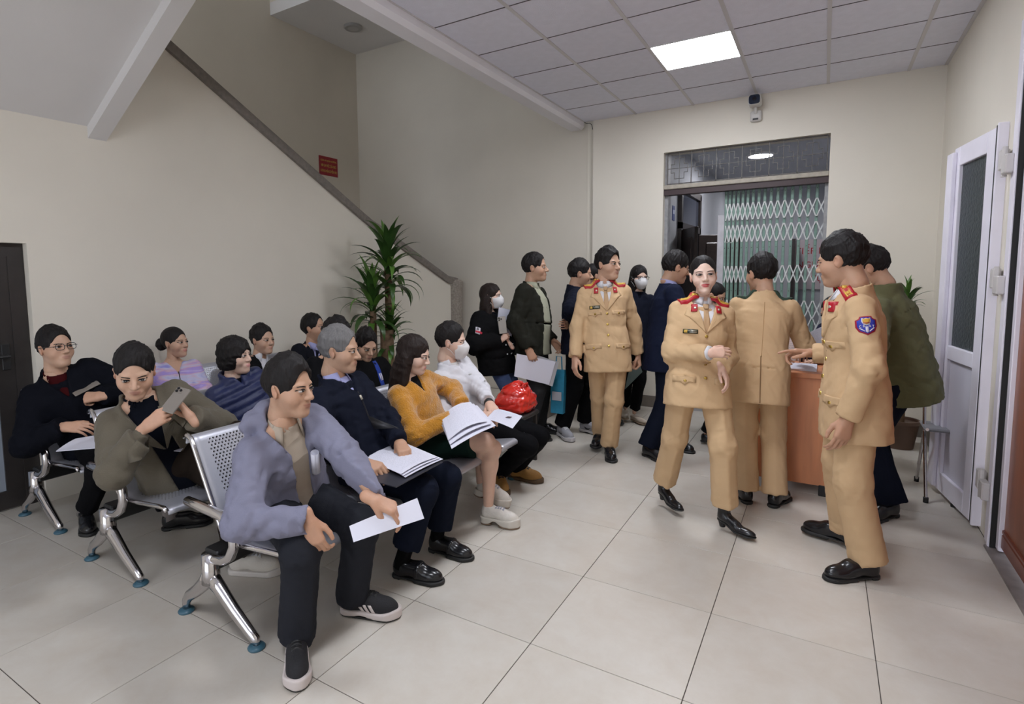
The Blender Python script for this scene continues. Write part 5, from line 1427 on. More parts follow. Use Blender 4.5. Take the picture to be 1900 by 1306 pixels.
# ---------------------------------------------------------------- front row, seated
def lapz(x, y, z): return fl(x, y, z)
m_grey = cloth('jacket_grey', (.20, .20, .275), .7, .1, 260, .1); m_char = cloth('trousers_charcoal', (.036, .038, .048), .8, .05); m_bge = cloth('shirt_beige', (.42, .35, .28), .85)
hipc = np.array([-2.04, 1.675, .50])
p = Person('man in a grey hooded jacket seated nearest the camera, holding a folded white paper', hipc, atd(536, 720, FPX/452), 0, H=1.66, hy=12, hp=-2, sy=-8, kind='o', skin=TAN, spine=.03, base=(-1.9, 1.6))
p.arm('R', lapz(572, 965, .60), pole=p.Rs*.9-Z*.4-p.Fs*.4, pose='knee', dors=-FW*.7+p.Rs*.2, dirn=RT*.30-UP*.85)
p.arm('L', lapz(694, 928, .655), pole=-p.Rs*.9-Z*.5-p.Fs*.2, pose='pinch', dors=Z*.8-FW*.2, dirn=RT*.8-UP*.35)
a, y = foot(552, 1192, 552, 1286); p.leg('R', a, yaw=y, pole=(.9, -.42, .5))
a, y = foot(625, 1135, 742, 1146); p.leg('L', a, yaw=y, pole=(1, -.2, .5))
p.body('quiff', brow=1.1)
def hood_of(p, r=(.135, .055, .062), b=.085, up=.015):
    def hood(P, q): return smin(q, ell(P, p.N-p.Fs*b+p.T*up, r, np.stack([p.Rs, p.Fs, p.T]).T), .03)
    return hood
p.top('jacket', m_grey, w=1.06, d=1.08, hem=.06, flare=1.05, waist=1.04, sleeve=(.070, .062, .046), wrinkle=.012, V=(.17, .42, .040, .42), depth=.05, inner=(m_bge, .010, 'shirt'), extra=hood_of(p), collar=(.03, .016))
p.shirt_collar(m_bge, open_=.05, drop=.06, spread=.08)
p.trousers(m_char, (.094, .072, .074), crop=-.005, wrinkle=.007); p.shoes('runner')
P1 = p

m_navy = cloth('jacket_navy', (.014, .017, .032), .75, .1, 300, .1); m_sblue = cloth('shirt_blue', (.36, .37, .62), .8); m_nvt = cloth('trousers_navy', (.012, .016, .032), .8, .1); m_sock = cloth('sock_black', (.008, .008, .009), .9)
hipc = np.array([-2.05, 2.225, .50])
p = Person('grey haired man in a navy zip jacket reading a stack of papers on his lap', hipc, atd(630, 650, FPX/345), 0, H=1.68, hy=24, hp=-4, sy=5, kind='o', skin=(.50, .31, .21), spine=.03, base=(-1.95, 2.2))
p.arm('R', lapz(672, 858, .64), pole=p.Rs*.9-Z*.5-p.Fs*.3, pose='pinch', dors=Z*.9+p.Rs*.3)
p.arm('L', lapz(742, 822, .66), pole=-p.Rs*.9-Z*.5-p.Fs*.2, pose='pinch', dors=Z)
a, y = foot(722, 1066, 822, 1084); p.leg('R', a, yaw=y)
a, y = foot(790, 1018, 874, 1040); p.leg('L', a, yaw=y)
p.body('grey', HG)
p.top('jacket', m_navy, w=1.05, d=1.06, hem=.05, sleeve=(.066, .060, .046), wrinkle=.010, V=(.10, .55), inner=(m_sblue, .010, 'shirt'), collar=(.035, .014))
p.shirt_collar(m_sblue, open_=.03, drop=.05)
v_, F_ = patch(p.full, p.N-p.T*.24, p.Rs, p.T, p.Fs, densify([(-.004, .14), (.004, .14), (.004, -.14), (-.004, -.14)], .03), .003, 1, .26); p.put('zip', v_, F_, mat('zip_dark', (.03, .03, .035), .4, metal=.6), p.topo)
v_, F_ = patch(p.full, p.N-p.T*.135, p.Rs, p.T, p.Fs, [(-.005, .012), (.005, .012), (.004, -.014), (-.004, -.014)], .007, 1, .26); p.put('zip_pull', v_, F_, m_silv, p.topo)
p.trousers(m_nvt, (.094, .070, .074), crop=.10, wrinkle=.006); p.shoes('loafer', m_sock)
P2 = p

m_must = mat('cloth_mustard', (.53, .225, .010), .95, sheen=.6, noise=(35, .12), bump=(110, .9, 3)); m_skirt = cloth('skirt_green', (.012, .032, .026), .85, .1)
hipc = np.array([-2.05, 2.77, .49])
p = Person('woman with long dark hair in a mustard cardigan and dark green skirt, legs crossed', hipc, atd(768, 658, FPX/305), 0, H=1.58, hy=18, hp=-14, sy=-2, kind='f', skin=FAIR, spine=.02, base=(-1.95, 2.75))
p.arm('R', lapz(840, 776, .68), pole=p.Rs*.9-Z*.5-p.Fs*.3, pose='pinch', dors=Z*.8+p.Rs*.4)
p.arm('L', lapz(858, 752, .70), pole=-p.Rs*.9-Z*.5, pose='pinch', dors=Z)
a, y = foot(885, 968, 935, 976, .10); p.leg('L', a, yaw=y)
a, y = foot(872, 940, 940, 952, .22); a = atd(892, 893, depth(a)-.06); p.leg('R', a, yaw=y, toe=-14, pole=p.F+Z*.6)
p.body('long', HBR, bare=True)
p.top('cardigan', m_must, w=1.0, d=1.05, hem=.04, sleeve=(.064, .062, .052), wrinkle=.008, V=(.10, .35), inner=(cloth('top_black', (.012, .011, .012)), .012, 'blouse'))
def skirtf(P, p=p):
    d = ell(P, p.P, (.165, .15, .115)); dd = []
    for sd in 'RL':
        K_ = p.K[sd]; e = p.Hj[sd]+(K_-p.Hj[sd])*.78; u = nrm(K_-p.Hj[sd]); c = smax(rcone(P, p.Hj[sd], e, .092, .080), (P-e.astype(f32))@u.astype(f32), .006); d = smin(d, c, .05)
    return d+wr(P, 77, 30, .004)
lo, hi = p.bounds([p.P, p.K['R'], p.K['L']], .2); Vs, Fs_ = surface(skirtf, lo, hi, .010); p.put('skirt', relax(Vs, Fs_), Fs_, m_skirt)
p.shoes('chunky')
P3 = p

m_wsh = cloth('shirt_crisp_white', (.66, .655, .70), .8, .05, 300, .06, .03); m_blk = cloth('trousers_black', (.010, .010, .012), .85, .1)
hipc = np.array([-2.05, 3.32, .49])
p = Person('masked young man in a white shirt and tan work boots beside the woman in mustard', hipc, atd(838, 634, FPX/265), 0, H=1.68, hy=22, hp=-3, sy=0, skin=FAIR, spine=.03, base=(-1.95, 3.4))
p.arm('R', lapz(880, 770, .64), pole=p.Rs*.9-Z*.5-p.Fs*.3, pose='pinch', dors=Z*.9+p.Rs*.3)
p.arm('L', lapz(916, 760, .66), pole=-p.Rs*.9-Z*.5-p.Fs*.2, pose='relax', dors=Z)
a, y = foot(918, 893, 947, 936); p.leg('R', a, yaw=y)
a, y = foot(938, 884, 1004, 896); p.leg('L', a, yaw=y)
p.body('short'); p.mask()
p.top('shirt', m_wsh, w=1.0, d=1.02, hem=.02, sleeve=(.066, .058, .044), cuffcut=.04, wrinkle=.009, V=(.08, .4), inner=(cloth('tee_white', (.62, .61, .60)), .010, 'undershirt'), collar=(.02, .010))
p.shirt_collar(m_wsh, open_=.045, drop=.06, spread=.08); p.buttons(mat('button_white', (.6, .6, .6), .4), (0,), (-.12, -.20, -.28, -.36), .006)
p.trousers(m_blk, (.088, .066, .058), crop=.0, wrinkle=.006); p.shoes('workboot')
b = MB().tube([p.W['L']-nrm(p.W['L']-p.E['L'])*.025, p.W['L']-nrm(p.W['L']-p.E['L'])*.002], .031, 18); p.put('watch_strap', b.v, b.f, m_black)
v_, F_ = patch(p.tfn, p.P+p.T*.085, p.R, p.T, p.F, densify([(-.17, .016), (.17, .016), (.17, -.016), (-.17, -.016)], .03), .006, 2, .26); bl = p.put('belt', v_, F_, m_lea)
v_, F_ = patch(p.tfn, p.P+p.T*.085, p.R, p.T, p.F, densify([(-.024, .018), (.024, .018), (.024, -.018), (-.024, -.018)], .02), .011, 2, .26); p.put('buckle', v_, F_, m_gold, bl)
P4 = p

# ---------------------------------------------------------------- middle row, seated
m_olv = cloth('coat_olive', (.125, .108, .080), .95, .3, 180, .25); m_dnv = cloth('shirt_dark_navy', (.010, .012, .020), .9); m_brn = cloth('trousers_brown', (.036, .026, .020), .9)
hipc = np.array([-2.96, 1.70, .49])
p = Person('man in an olive wool coat looking down at his phone in the middle row', hipc, atd(250, 690, FPX/378), -14, H=1.70, hy=-30, hp=-20, sy=-28, kind='r', skin=MID, spine=.03, base=(-2.9, 1.6))
p.arm('R', atd(272, 792, depth(p.hc)-.10), pole=p.Rs*.7-Z*.8, pose='grip', dors=p.Rs*.5-FW*.8, dirn=RT*.75+UP*.55)
p.arm('L', atd(355, 775, depth(p.hc)+.02), pole=-p.Rs*.7-Z*.8, pose='grip', dors=-p.Rs*.8+Z*.2, dirn=-RT*.55+UP*.7)
a, y = foot(418, 1062, 497, 1063); p.leg('L', a, yaw=y)
p.leg('R', (-2.47, 2.02, .36), yaw=40, pole=p.F*.3+Z*1.2, toe=-25)
p.body('short', brow=1.2)
p.top('coat', m_olv, w=1.10, d=1.12, hem=.12, flare=1.05, sleeve=(.080, .070, .058), wrinkle=.007, V=(.30, .26, .05, .52), depth=.03, inner=(m_dnv, .010, 'shirt'), collar=(.040, .018))
p.lapels(m_olv, .24, .30, .06)
p.trousers(m_brn, (.098, .082, .074), crop=.03, wrinkle=.007); p.shoes('trainer_white')
P5 = p

m_puf = mat('cloth_puffer_navy', (.020, .027, .085), .45, spec=.35, noise=(9, .1), bump=(40, .35))
hipc = np.array([-2.98, 2.26, .48])
p = Person('short haired woman in a shiny navy puffer jacket in the middle row', hipc, atd(437, 660, FPX/300), 5, H=1.56, hy=18, hp=2, sy=-5, kind='f', skin=FAIR, spine=.02)
p.arm('R', atd(462, 772, depth(hipc)-.10), pole=p.Rs*.9-Z*.7, pose='relax', dors=p.Rs*.3+Z)
p.arm('L', atd(470, 780, depth(hipc)-.05), pole=-p.Rs*.9-Z*.6, pose='relax', dors=Z)
p.leg('R', p.P+p.F*.36+p.R*.09-Z*.395); p.leg('L', p.P+p.F*.40-p.R*.09-Z*.395)
p.body('bob'); p.top('puffer_jacket', m_puf, w=1.10, d=1.12, hem=.05, sleeve=(.080, .074, .052), wrinkle=.004, puffs=.052, collar=(.05, .016), V=(.05, .3), inner=(m_dnv, .012, 'sweater'))
p.trousers(m_blk, (.088, .068, .055), crop=.03); p.shoes('trainer_white')

m_bhd = cloth('hoodie_black', (.010, .010, .011), .9); m_bprint = cloth('panel_blue', (.02, .05, .30), .8)
hipc = np.array([-2.98, 3.34, .47])
p = Person('young man in a black hoodie with a blue panel, looking down, by the plant', hipc, atd(678, 640, FPX/235), 0, H=1.66, hy=-18, hp=-22, sy=-10, skin=MID, spine=.02, far=True)
p.arm('R', p.P+p.F*.28+p.R*.10+Z*.08, pose='relax', dors=Z); p.arm('L', p.P+p.F*.28-p.R*.10+Z*.08, pose='relax', dors=Z)
p.leg('R', p.P+p.F*.42+p.R*.1-Z*.385); p.leg('L', p.P+p.F*.42-p.R*.1-Z*.385)
p.body('spiky'); p.top('hoodie', m_bhd, w=1.06, d=1.05, hem=.05, sleeve=(.076, .066, .05), extra=hood_of(p), collar=(.03, .014))
o = p.onfront(p.full, -.035, -.11, densify([(-.03, .10), (.012, .10), (.03, -.12), (-.012, -.12)], .03), .003, m_bprint, 'blue_panel')
for du, hh in ((-.045, .03), (-.028, .03)): p.onfront(p.full, du, -.15, densify([(-.005, hh), (.005, hh), (.005, -hh), (-.005, -hh)], .02), .005, MATS['badge_white'], 'white_stripe', o, 1)
p.onfront(p.full, -.036, -.175, densify([(-.012, .005), (.012, .005), (.012, -.005), (-.012, -.005)], .02), .005, MATS['badge_white'], 'white_stripe', o, 1)
p.trousers(m_blk, (.088, .066, .058)); p.shoes('dress')

# ---------------------------------------------------------------- back row along the wall
m_bct = cloth('coat_black_navy', (.009, .010, .016), .85, .1); m_mar = cloth('sweater_maroon', (.07, .008, .010), .95)
hipc = np.array([-3.94, 1.76, .49])
p = Person('man with black glasses in a black coat by the dark door, phone in hand', hipc, atd(103, 646, FPX/302), -10, H=1.72, hy=8, hp=8, sy=-24, skin=MID, spine=.03, base=(-3.85, 1.7))
p.arm('R', atd(118, 792, depth(p.hc)-.15), pole=p.Rs*.8-Z*.8, pose='relax', dors=Z*.6-FW*.6, dirn=RT)
p.arm('L', atd(186, 735, depth(p.hc)+.0), pole=-p.Rs*.8-Z*.7, pose='grip', dors=-FW*.5+Z*.4, dirn=-RT*.9-UP*.1)
a, y = foot(158, 965, 168, 1003); p.leg('R', a, yaw=y); a, y = foot(292, 985, 376, 972); p.leg('L', a, yaw=y)
p.body('short', brow=1.1); p.glasses()
p.top('coat', m_bct, w=1.12, d=1.12, hem=.10, flare=1.06, sleeve=(.082, .074, .058), wrinkle=.008, V=(.14, .4), inner=(m_mar, .012, 'sweater'), collar=(.04, .016))
p.trousers(m_blk, (.088, .066, .058), crop=.05); p.shoes('dress', cloth('sock_grey', (.25, .22, .21)))
P10 = p

def tiedye():
    m = mat('cloth_tiedye', (.5, .45, .7), .8, spec=.3, bump=(200, .1)); t = m.node_tree; N = t.nodes; b = N['Principled BSDF']; tc = [n for n in N if n.type == 'TEX_COORD'][0]
    n = N.new('ShaderNodeTexNoise'); n.inputs['Scale'].default_value = 3.2; n.inputs['Detail'].default_value = 4; n.inputs['Distortion'].default_value = 1.2
    mp = N.new('ShaderNodeMapping'); mp.inputs['Scale'].default_value = (1, 1, 4.2); t.links.new(tc.outputs['Object'], mp.inputs[0]); t.links.new(mp.outputs[0], n.inputs['Vector'])
    cr = N.new('ShaderNodeValToRGB'); e = cr.color_ramp.elements; e[0].position = .32; e[0].color = (.27, .26, .62, 1); e[1].position = .70; e[1].color = (.62, .52, .70, 1)
    for ps, c in ((.42, (.52, .52, .70, 1)), (.50, (.60, .40, .52, 1)), (.58, (.36, .27, .66, 1))): k = cr.color_ramp.elements.new(ps); k.color = c
    t.links.new(n.outputs['Fac'], cr.inputs[0]); t.links.new(cr.outputs[0], b.inputs['Base Color']); return m
hipc = np.array([-3.96, 2.32, .47])
p = Person('woman with a hair bun in a lilac tie-dye jacket in the back row', hipc, atd(325, 636, FPX/245), 0, H=1.56, hy=16, hp=4, sy=-18, kind='f', skin=MID, spine=.02)
p.arm('R', p.P+p.F*.25+p.R*.08+Z*.09, pose='relax', dors=Z); p.arm('L', p.P+p.F*.25-p.R*.06+Z*.10, pose='relax', dors=Z)
p.leg('R', p.P+p.F*.42+p.R*.09-Z*.385); p.leg('L', p.P+p.F*.42-p.R*.09-Z*.385)
p.body('bun'); m_td = tiedye(); p.top('hooded_jacket', m_td, w=1.04, d=1.05, hem=.05, sleeve=(.074, .066, .05), V=(.13, .42), depth=.02, inner=(mat('skin_plain', MID, .5), .012, 'neckline'), extra=hood_of(p, (.10, .04, .04), .075, -.01))
v_, F_ = patch(p.full, p.N-p.T*.155, p.Rs, p.T, p.Fs, densify([(-.003, .04), (.003, .04), (.003, -.04), (-.003, -.04)], .02), .004, 1, .26); p.put('zip', v_, F_, m_black, p.topo)
p.trousers(m_blk, (.086, .066, .055)); p.shoes('trainer_white')

m_bjk = cloth('jacket_black', (.011, .011, .013), .8)
hipc = np.array([-3.96, 2.86, .47])
p = Person('young man in a black jacket and white shirt collar beside the woman in lilac', hipc, atd(487, 631, FPX/220), 0, H=1.68, hy=4, hp=2, sy=-10, skin=MID, spine=.02, far=True)
p.arm('R', p.P+p.F*.28+p.R*.10+Z*.08, pose='relax', dors=Z); p.arm('L', p.P+p.F*.28-p.R*.10+Z*.08, pose='relax', dors=Z)
p.leg('R', p.P+p.F*.42+p.R*.1-Z*.385); p.leg('L', p.P+p.F*.42-p.R*.1-Z*.385)
p.body('short', brow=1.1); p.top('jacket', m_bjk, V=(.13, .32), inner=(m_wsh, .009, 'shirt')); p.shirt_collar(m_wsh, drop=.05); p.trousers(m_blk, (.088, .066, .058)); p.shoes('dress')

m_sut = cloth('suit_charcoal', (.016, .017, .024), .8); m_tnv = cloth('tie_navy', (.010, .012, .028), .6)
hipc = np.array([-3.96, 3.40, .49])
p = Person('older man in a dark suit and blue shirt seated in the back row', hipc, atd(583, 609, FPX/204), 5, H=1.72, hy=18, hp=10, sy=8, skin=TAN, kind='o', spine=.02, far=True)
p.arm('R', p.P+p.F*.28+p.R*.10+Z*.08, pose='relax', dors=Z); p.arm('L', p.P+p.F*.28-p.R*.10+Z*.08, pose='relax', dors=Z)
p.leg('R', p.P+p.F*.42+p.R*.1-Z*.405); p.leg('L', p.P+p.F*.42-p.R*.1-Z*.405)
p.body('grey', HB); p.top('suit_jacket', m_sut, V=(.26, .28), inner=(m_sblue, .009, 'shirt'), collar=(.02, .010)); p.tie(m_tnv, .26); p.shirt_collar(m_sblue); p.lapels(m_sut, .26, .28, .05); p.trousers(m_sut, (.09, .07, .064)); p.shoes('dress')

hipc = np.array([-2.98, 2.79, .47])
p = Person('person in black with spiky hair mostly hidden behind the grey haired man', hipc, atd(624, 624, FPX/258), 0, H=1.68, hy=15, hp=-20, skin=MID, spine=.03, far=True)
p.arm('R', p.P+p.F*.28+p.R*.10+Z*.08, pose='relax', dors=Z); p.arm('L', p.P+p.F*.28-p.R*.10+Z*.08, pose='relax', dors=Z)
p.leg('R', p.P+p.F*.42+p.R*.1-Z*.385); p.leg('L', p.P+p.F*.42-p.R*.1-Z*.385)
p.body('spiky'); p.top('jacket', m_bjk, collar=(.02, .012)); p.trousers(m_blk, (.088, .066, .058)); p.shoes('dress')

# ---------------------------------------------------------------- standing visitors
hipc = np.array([-2.50, 4.40, .76])
p = Person('masked woman with long hair in a black varsity jacket holding a phone and plastic folder', hipc, atd(912, 550, depth(hipc)), 5, H=1.55, hy=8, hp=2, sy=-12, kind='f', skin=FAIR)
W = lambda x, y, dd=0.0: atd(x, y, depth(hipc)+dd)
p.arm('R', W(928, 632, -.16), pole=p.Rs*.8-Z*.7, pose='grip', dors=-FW*.6-RT*.4, dirn=RT*.6+UP*.5)
p.arm('L', W(948, 640, -.10), pole=-p.Rs*.8-Z*.7, pose='grip', dors=RT*.7-FW*.3, dirn=-RT*.35+UP*.6)
p.leg('R', (-2.50+p.F[0]*.04+p.R[0]*.1, 4.40+p.R[1]*.09, .085)); p.leg('L', (-2.50-p.R[0]*.1, 4.40-p.R[1]*.09, .085))
p.body('long', HBR); p.mask()
m_vars = cloth('varsity_black', (.010, .010, .011), .9); m_vsl = mat('cloth_varsity_leather', (.012, .014, .019), .35, bump=(30, .2))
p.top('varsity_jacket', m_vars, w=1.28, d=1.30, hem=.14, flare=.95, waist=1.15, sleeve=(.092, .090, .056), wrinkle=.008, V=(.10, .3), inner=(m_dnv, .014, 'top'), collar=(.015, .012))
for u_ in (-.028, .040): p.buttons(mat('button_pearl', (.6, .6, .62), .3), (u_,), (-.34, -.43), .007)
S_, E_ = p.S['R'], p.E['R']; ax = nrm(S_-E_); n_ = nrm(-FW-ax*(-FW@ax)); u_ = np.cross(ax, n_); c_ = S_+(E_-S_)*.62
o = p.onfront(p.full, 0, 0, densify([(-.028, .036), (.020, .030), (.028, -.036), (-.020, -.032)], .015), .004, MATS['badge_white'], 'sleeve_patch', C=c_, U=u_, Vv=ax, N=n_)
p.onfront(p.full, 0, 0, densify([(-.022, -.008), (.046, -.004), (.044, -.022), (-.018, -.028)], .015), .006, mat('patch_red', (.50, .02, .05), .6), 'patch_band', o, C=c_, U=u_, Vv=ax, N=n_)
for seg in ([(-.012, .028), (.004, .028), (.004, .022), (-.012, .022)], [(-.014, .028), (-.008, .028), (-.008, .002), (-.014, .002)], [(-.012, .017), (.004, .017), (.004, .012), (-.012, .012)], [(-.012, .006), (.004, .006), (.004, .001), (-.012, .001)], [(.001, .016), (.006, .016), (.006, .002), (.001, .002)]):
    p.onfront(p.full, 0, 0, seg, .0058, m_black, 'patch_digit', o, 1, C=c_, U=u_, Vv=ax, N=n_)
p.trousers(cloth('jeans', (.045, .07, .15), .85), (.085, .062, .06)); p.shoes('trainer_white')
S1 = p

m_ovj = cloth('jacket_dark_olive', (.030, .030, .023), .7, .1); m_polo = cloth('polo_sage', (.40, .40, .30), .9); m_gyt = cloth('trousers_grey', (.055, .056, .062), .85)
hipc = np.array([-2.24, 4.60, .91])
p = Person('man in a dark olive jacket and sage polo holding white papers at his side', hipc, atd(993, 497, depth(hipc)), 2, H=1.74, hy=14, hp=2, kind='o', skin=TAN)
W = lambda x, y, dd=0.0: atd(x, y, depth(hipc)+dd)
p.arm('R', W(980, 648, -.20), pole=-p.Fs*.8+p.Rs*.5, pose='grip', dors=-FW)
p.arm('L', p.P-p.R*.25+p.F*.10-Z*.02, pose='relax')
a, y = foot(965, 812, 1018, 818); p.leg('R', a, yaw=y); a, y = foot(985, 800, 1020, 803); p.leg('L', a, yaw=y)
p.body('grey', HB); p.top('jacket', m_ovj, w=1.10, d=1.14, hem=.12, sleeve=(.076, .068, .054), wrinkle=.008, V=(.22, .45, .085, .70), depth=.03, inner=(m_polo, .010, 'polo_shirt'), collar=(.03, .016), belly=.03)
p.shirt_collar(m_polo); p.trousers(m_gyt, (.092, .072, .068), crop=0); p.shoes('dress')

hipc = np.array([-1.92, 4.88, .88])
p = Person('man in a navy zip jacket with folded arms and grey trainers, behind the young officer', hipc, atd(1077, 508, depth(hipc)), 20, H=1.67, hy=24, hp=-4, skin=TAN, kind='r')
W = lambda x, y, dd=0.0: atd(x, y, depth(hipc)+dd)
p.arm('R', W(1075, 610, -.22), pole=p.Rs*.9-Z*.8, pose='relax', dors=p.Fs, dirn=-p.Rs*.8+Z*.2); p.arm('L', W(1052, 604, -.10), pole=-p.Rs*.9-Z*.8, pose='relax', dors=p.Fs, dirn=p.Rs*.9)
a, y = foot(1035, 805, 1066, 824); p.leg('R', a, yaw=y); a, y = foot(1072, 798, 1118, 808); p.leg('L', a, yaw=y)
p.body('short'); p.top('jacket', m_navy, w=1.06, d=1.08, hem=.10, sleeve=(.076, .068, .054), wrinkle=.008, collar=(.05, .016)); p.trousers(m_blk, (.092, .074, .070), crop=.02); p.shoes('grey_runner')

hipc = np.array([-1.86, 5.42, .84])
p = Person('dark haired person almost hidden behind the young officer', hipc, atd(1104, 512, depth(hipc)), 40, H=1.60, hy=40, kind='f', skin=MID, far=True)
p.arm('R', p.P+p.R*.22+p.F*.08, pose='relax'); p.arm('L', p.P-p.R*.22+p.F*.08, pose='relax')
p.leg('R', p.P+p.R*.09-Z*(p.P[2]-.085)); p.leg('L', p.P-p.R*.09-Z*(p.P[2]-.085))
p.body('bun'); p.top('jacket', m_bjk, w=.95, hem=.10, collar=(.03, .012)); p.trousers(m_blk, (.085, .066, .06)); p.shoes('dress')

hipc = np.array([-1.60, 5.60, .85])
p = Person('woman with glasses and a white mask in dark clothes standing near the doorway', hipc, atd(1186, 515, depth(hipc)), -58, H=1.60, hy=-50, hp=-4, kind='f', skin=FAIR)
W = lambda x, y, dd=0.0: atd(x, y, depth(hipc)+dd)
p.arm('R', W(1172, 668, -.12), pole=p.Rs*.6-p.Fs*.6, pose='grip', dors=-RT); p.arm('L', p.P-p.R*.2+p.F*.12, pose='relax')
a, y = foot(1160, 772, 1160, 785); p.leg('R', a, yaw=-75); a, y = foot(1175, 778, 1180, 790); p.leg('L', a, yaw=-40)
p.body('longtie'); p.mask(); p.glasses(); p.top('jacket', m_navy, w=.96, hem=.10, V=(.08, .3), inner=(m_dnv, .01, 'top'), collar=(.03, .012)); p.trousers(m_blk, (.082, .062, .056), crop=.06); p.shoes('flat')

m_snv = cloth('suit_navy', (.016, .022, .052), .75, .1)
hipc = np.array([-1.12, 4.78, .90])
p = Person('man in a navy suit and light blue shirt looking down beside the woman officer', hipc, atd(1254, 497, depth(hipc)), 28, H=1.73, hy=34, hp=-12, skin=TAN)
p.arm('R', p.P+p.F*.34+p.R*.12+Z*.16, pole=p.Rs*.6-Z*.8-p.F*.4, pose='relax', dors=Z); p.arm('L', p.P+p.F*.34-p.R*.10+Z*.16, pose='relax', dors=Z)
a, y = foot(1190, 842, 1240, 862); p.leg('R', a, yaw=y); a, y = foot(1235, 825, 1280, 840); p.leg('L', a, yaw=y)
p.body('short'); p.top('suit_jacket', m_snv, w=1.04, d=1.06, hem=.20, flare=1.02, sleeve=(.074, .064, .052), V=(.24, .28), inner=(m_sblue, .009, 'shirt'), collar=(.03, .010)); p.shirt_collar(m_sblue, open_=.04, ht=.055, drop=.07); p.lapels(m_snv, .24, .28, .05); p.trousers(m_nvt, (.094, .078, .080), crop=0); p.shoes('dress')

hipc = np.array([-.84, 5.30, .76])
p = Person('dark haired person half hidden behind the woman officer, next to the desk', hipc, atd(1326, 548, depth(hipc)), 0, H=1.48, hy=-10, hp=-25, kind='f', skin=MID, far=True)
p.arm('R', p.P+p.F*.25+p.R*.1+Z*.05, pose='relax', dors=Z); p.arm('L', p.P+p.F*.25-p.R*.1+Z*.05, pose='relax', dors=Z)
p.leg('R', p.P+p.R*.08-Z*(p.P[2]-.085)); p.leg('L', p.P-p.R*.08-Z*(p.P[2]-.085))
p.body('tight'); p.top('jacket', m_bjk, w=.98, hem=.08, collar=(.03, .012)); p.trousers(m_blk, (.082, .064, .06)); p.shoes('dress')

# woman seated behind the desk
st = empty('stool', (.13, 5.55, 0), 'low dark stool behind the desk, under the woman at work', 'stool')
auto_smooth(MB().box((-.17, -.17, .38), (.17, .17, .42), .015).build('seat', m_dark, st))
for sx in (-.14, .14):
    for sy_ in (-.14, .14): MB().box((sx-.015, sy_-.015, 0), (sx+.015, sy_+.015, .38)).build('leg', m_dark, st)
hipc = np.array([.13, 5.53, .50])
p = Person('dark haired woman seated behind the desk, sorting papers', hipc, atd(1548, 578, FPX/240), 235, H=1.58, hy=214, hp=-24, kind='f', skin=MID)
p.arm('R', atd(1488, 688, depth((-.12, 4.75, .86))), pole=p.Rs*.8-Z*.5, pose='relax', dors=Z); p.arm('L', atd(1525, 672, depth((-.0, 4.8, .9))), pole=-p.Rs*.8-Z*.5, pose='relax', dors=Z)
p.leg('R', (-.08, 5.28, .085), yaw=235); p.leg('L', (.10, 5.18, .085), yaw=235)
p.body('tight'); p.top('blouse', cloth('blouse_dark', (.03, .03, .06)), w=.96, hem=.04, collar=(.02, .012)); p.trousers(m_blk, (.085, .066, .06)); p.shoes('dress')

S9 = p
# man bending over the desk on the right
m_grn = cloth('jacket_olive_green', (.125, .125, .062), .8, .1, 240, .1)
hipc = np.array([.46, 4.36, .86])
p = Person('man in an olive green jacket bending forward beside the right door', hipc, atd(1612, 498, depth(hipc)+.0), 165, H=1.72, hy=170, hp=-22, skin=TAN, spine=.03)
W = lambda x, y, dd=0.0: atd(x, y, depth(hipc)+dd)
p.arm('L', W(1600, 690, -.12), pole=-p.Rs*.6-Z*.8, pose='relax', dors=Z); p.arm('R', W(1560, 660, .25), pole=p.Rs*.6-Z*.8, pose='relax', dors=Z)
a, y = foot(1668, 955, 1625, 965); p.leg('L', a, yaw=y); a, y = foot(1660, 925, 1610, 925); p.leg('R', a, yaw=y)
p.body('fade'); p.top('jacket', m_grn, w=1.05, d=1.12, hem=.15, flare=1.04, waist=1.02, sleeve=(.074, .066, .056), wrinkle=.010, collar=(.065, .022)); p.trousers(m_nvt, (.096, .084, .084), crop=.0); p.shoes('dress')

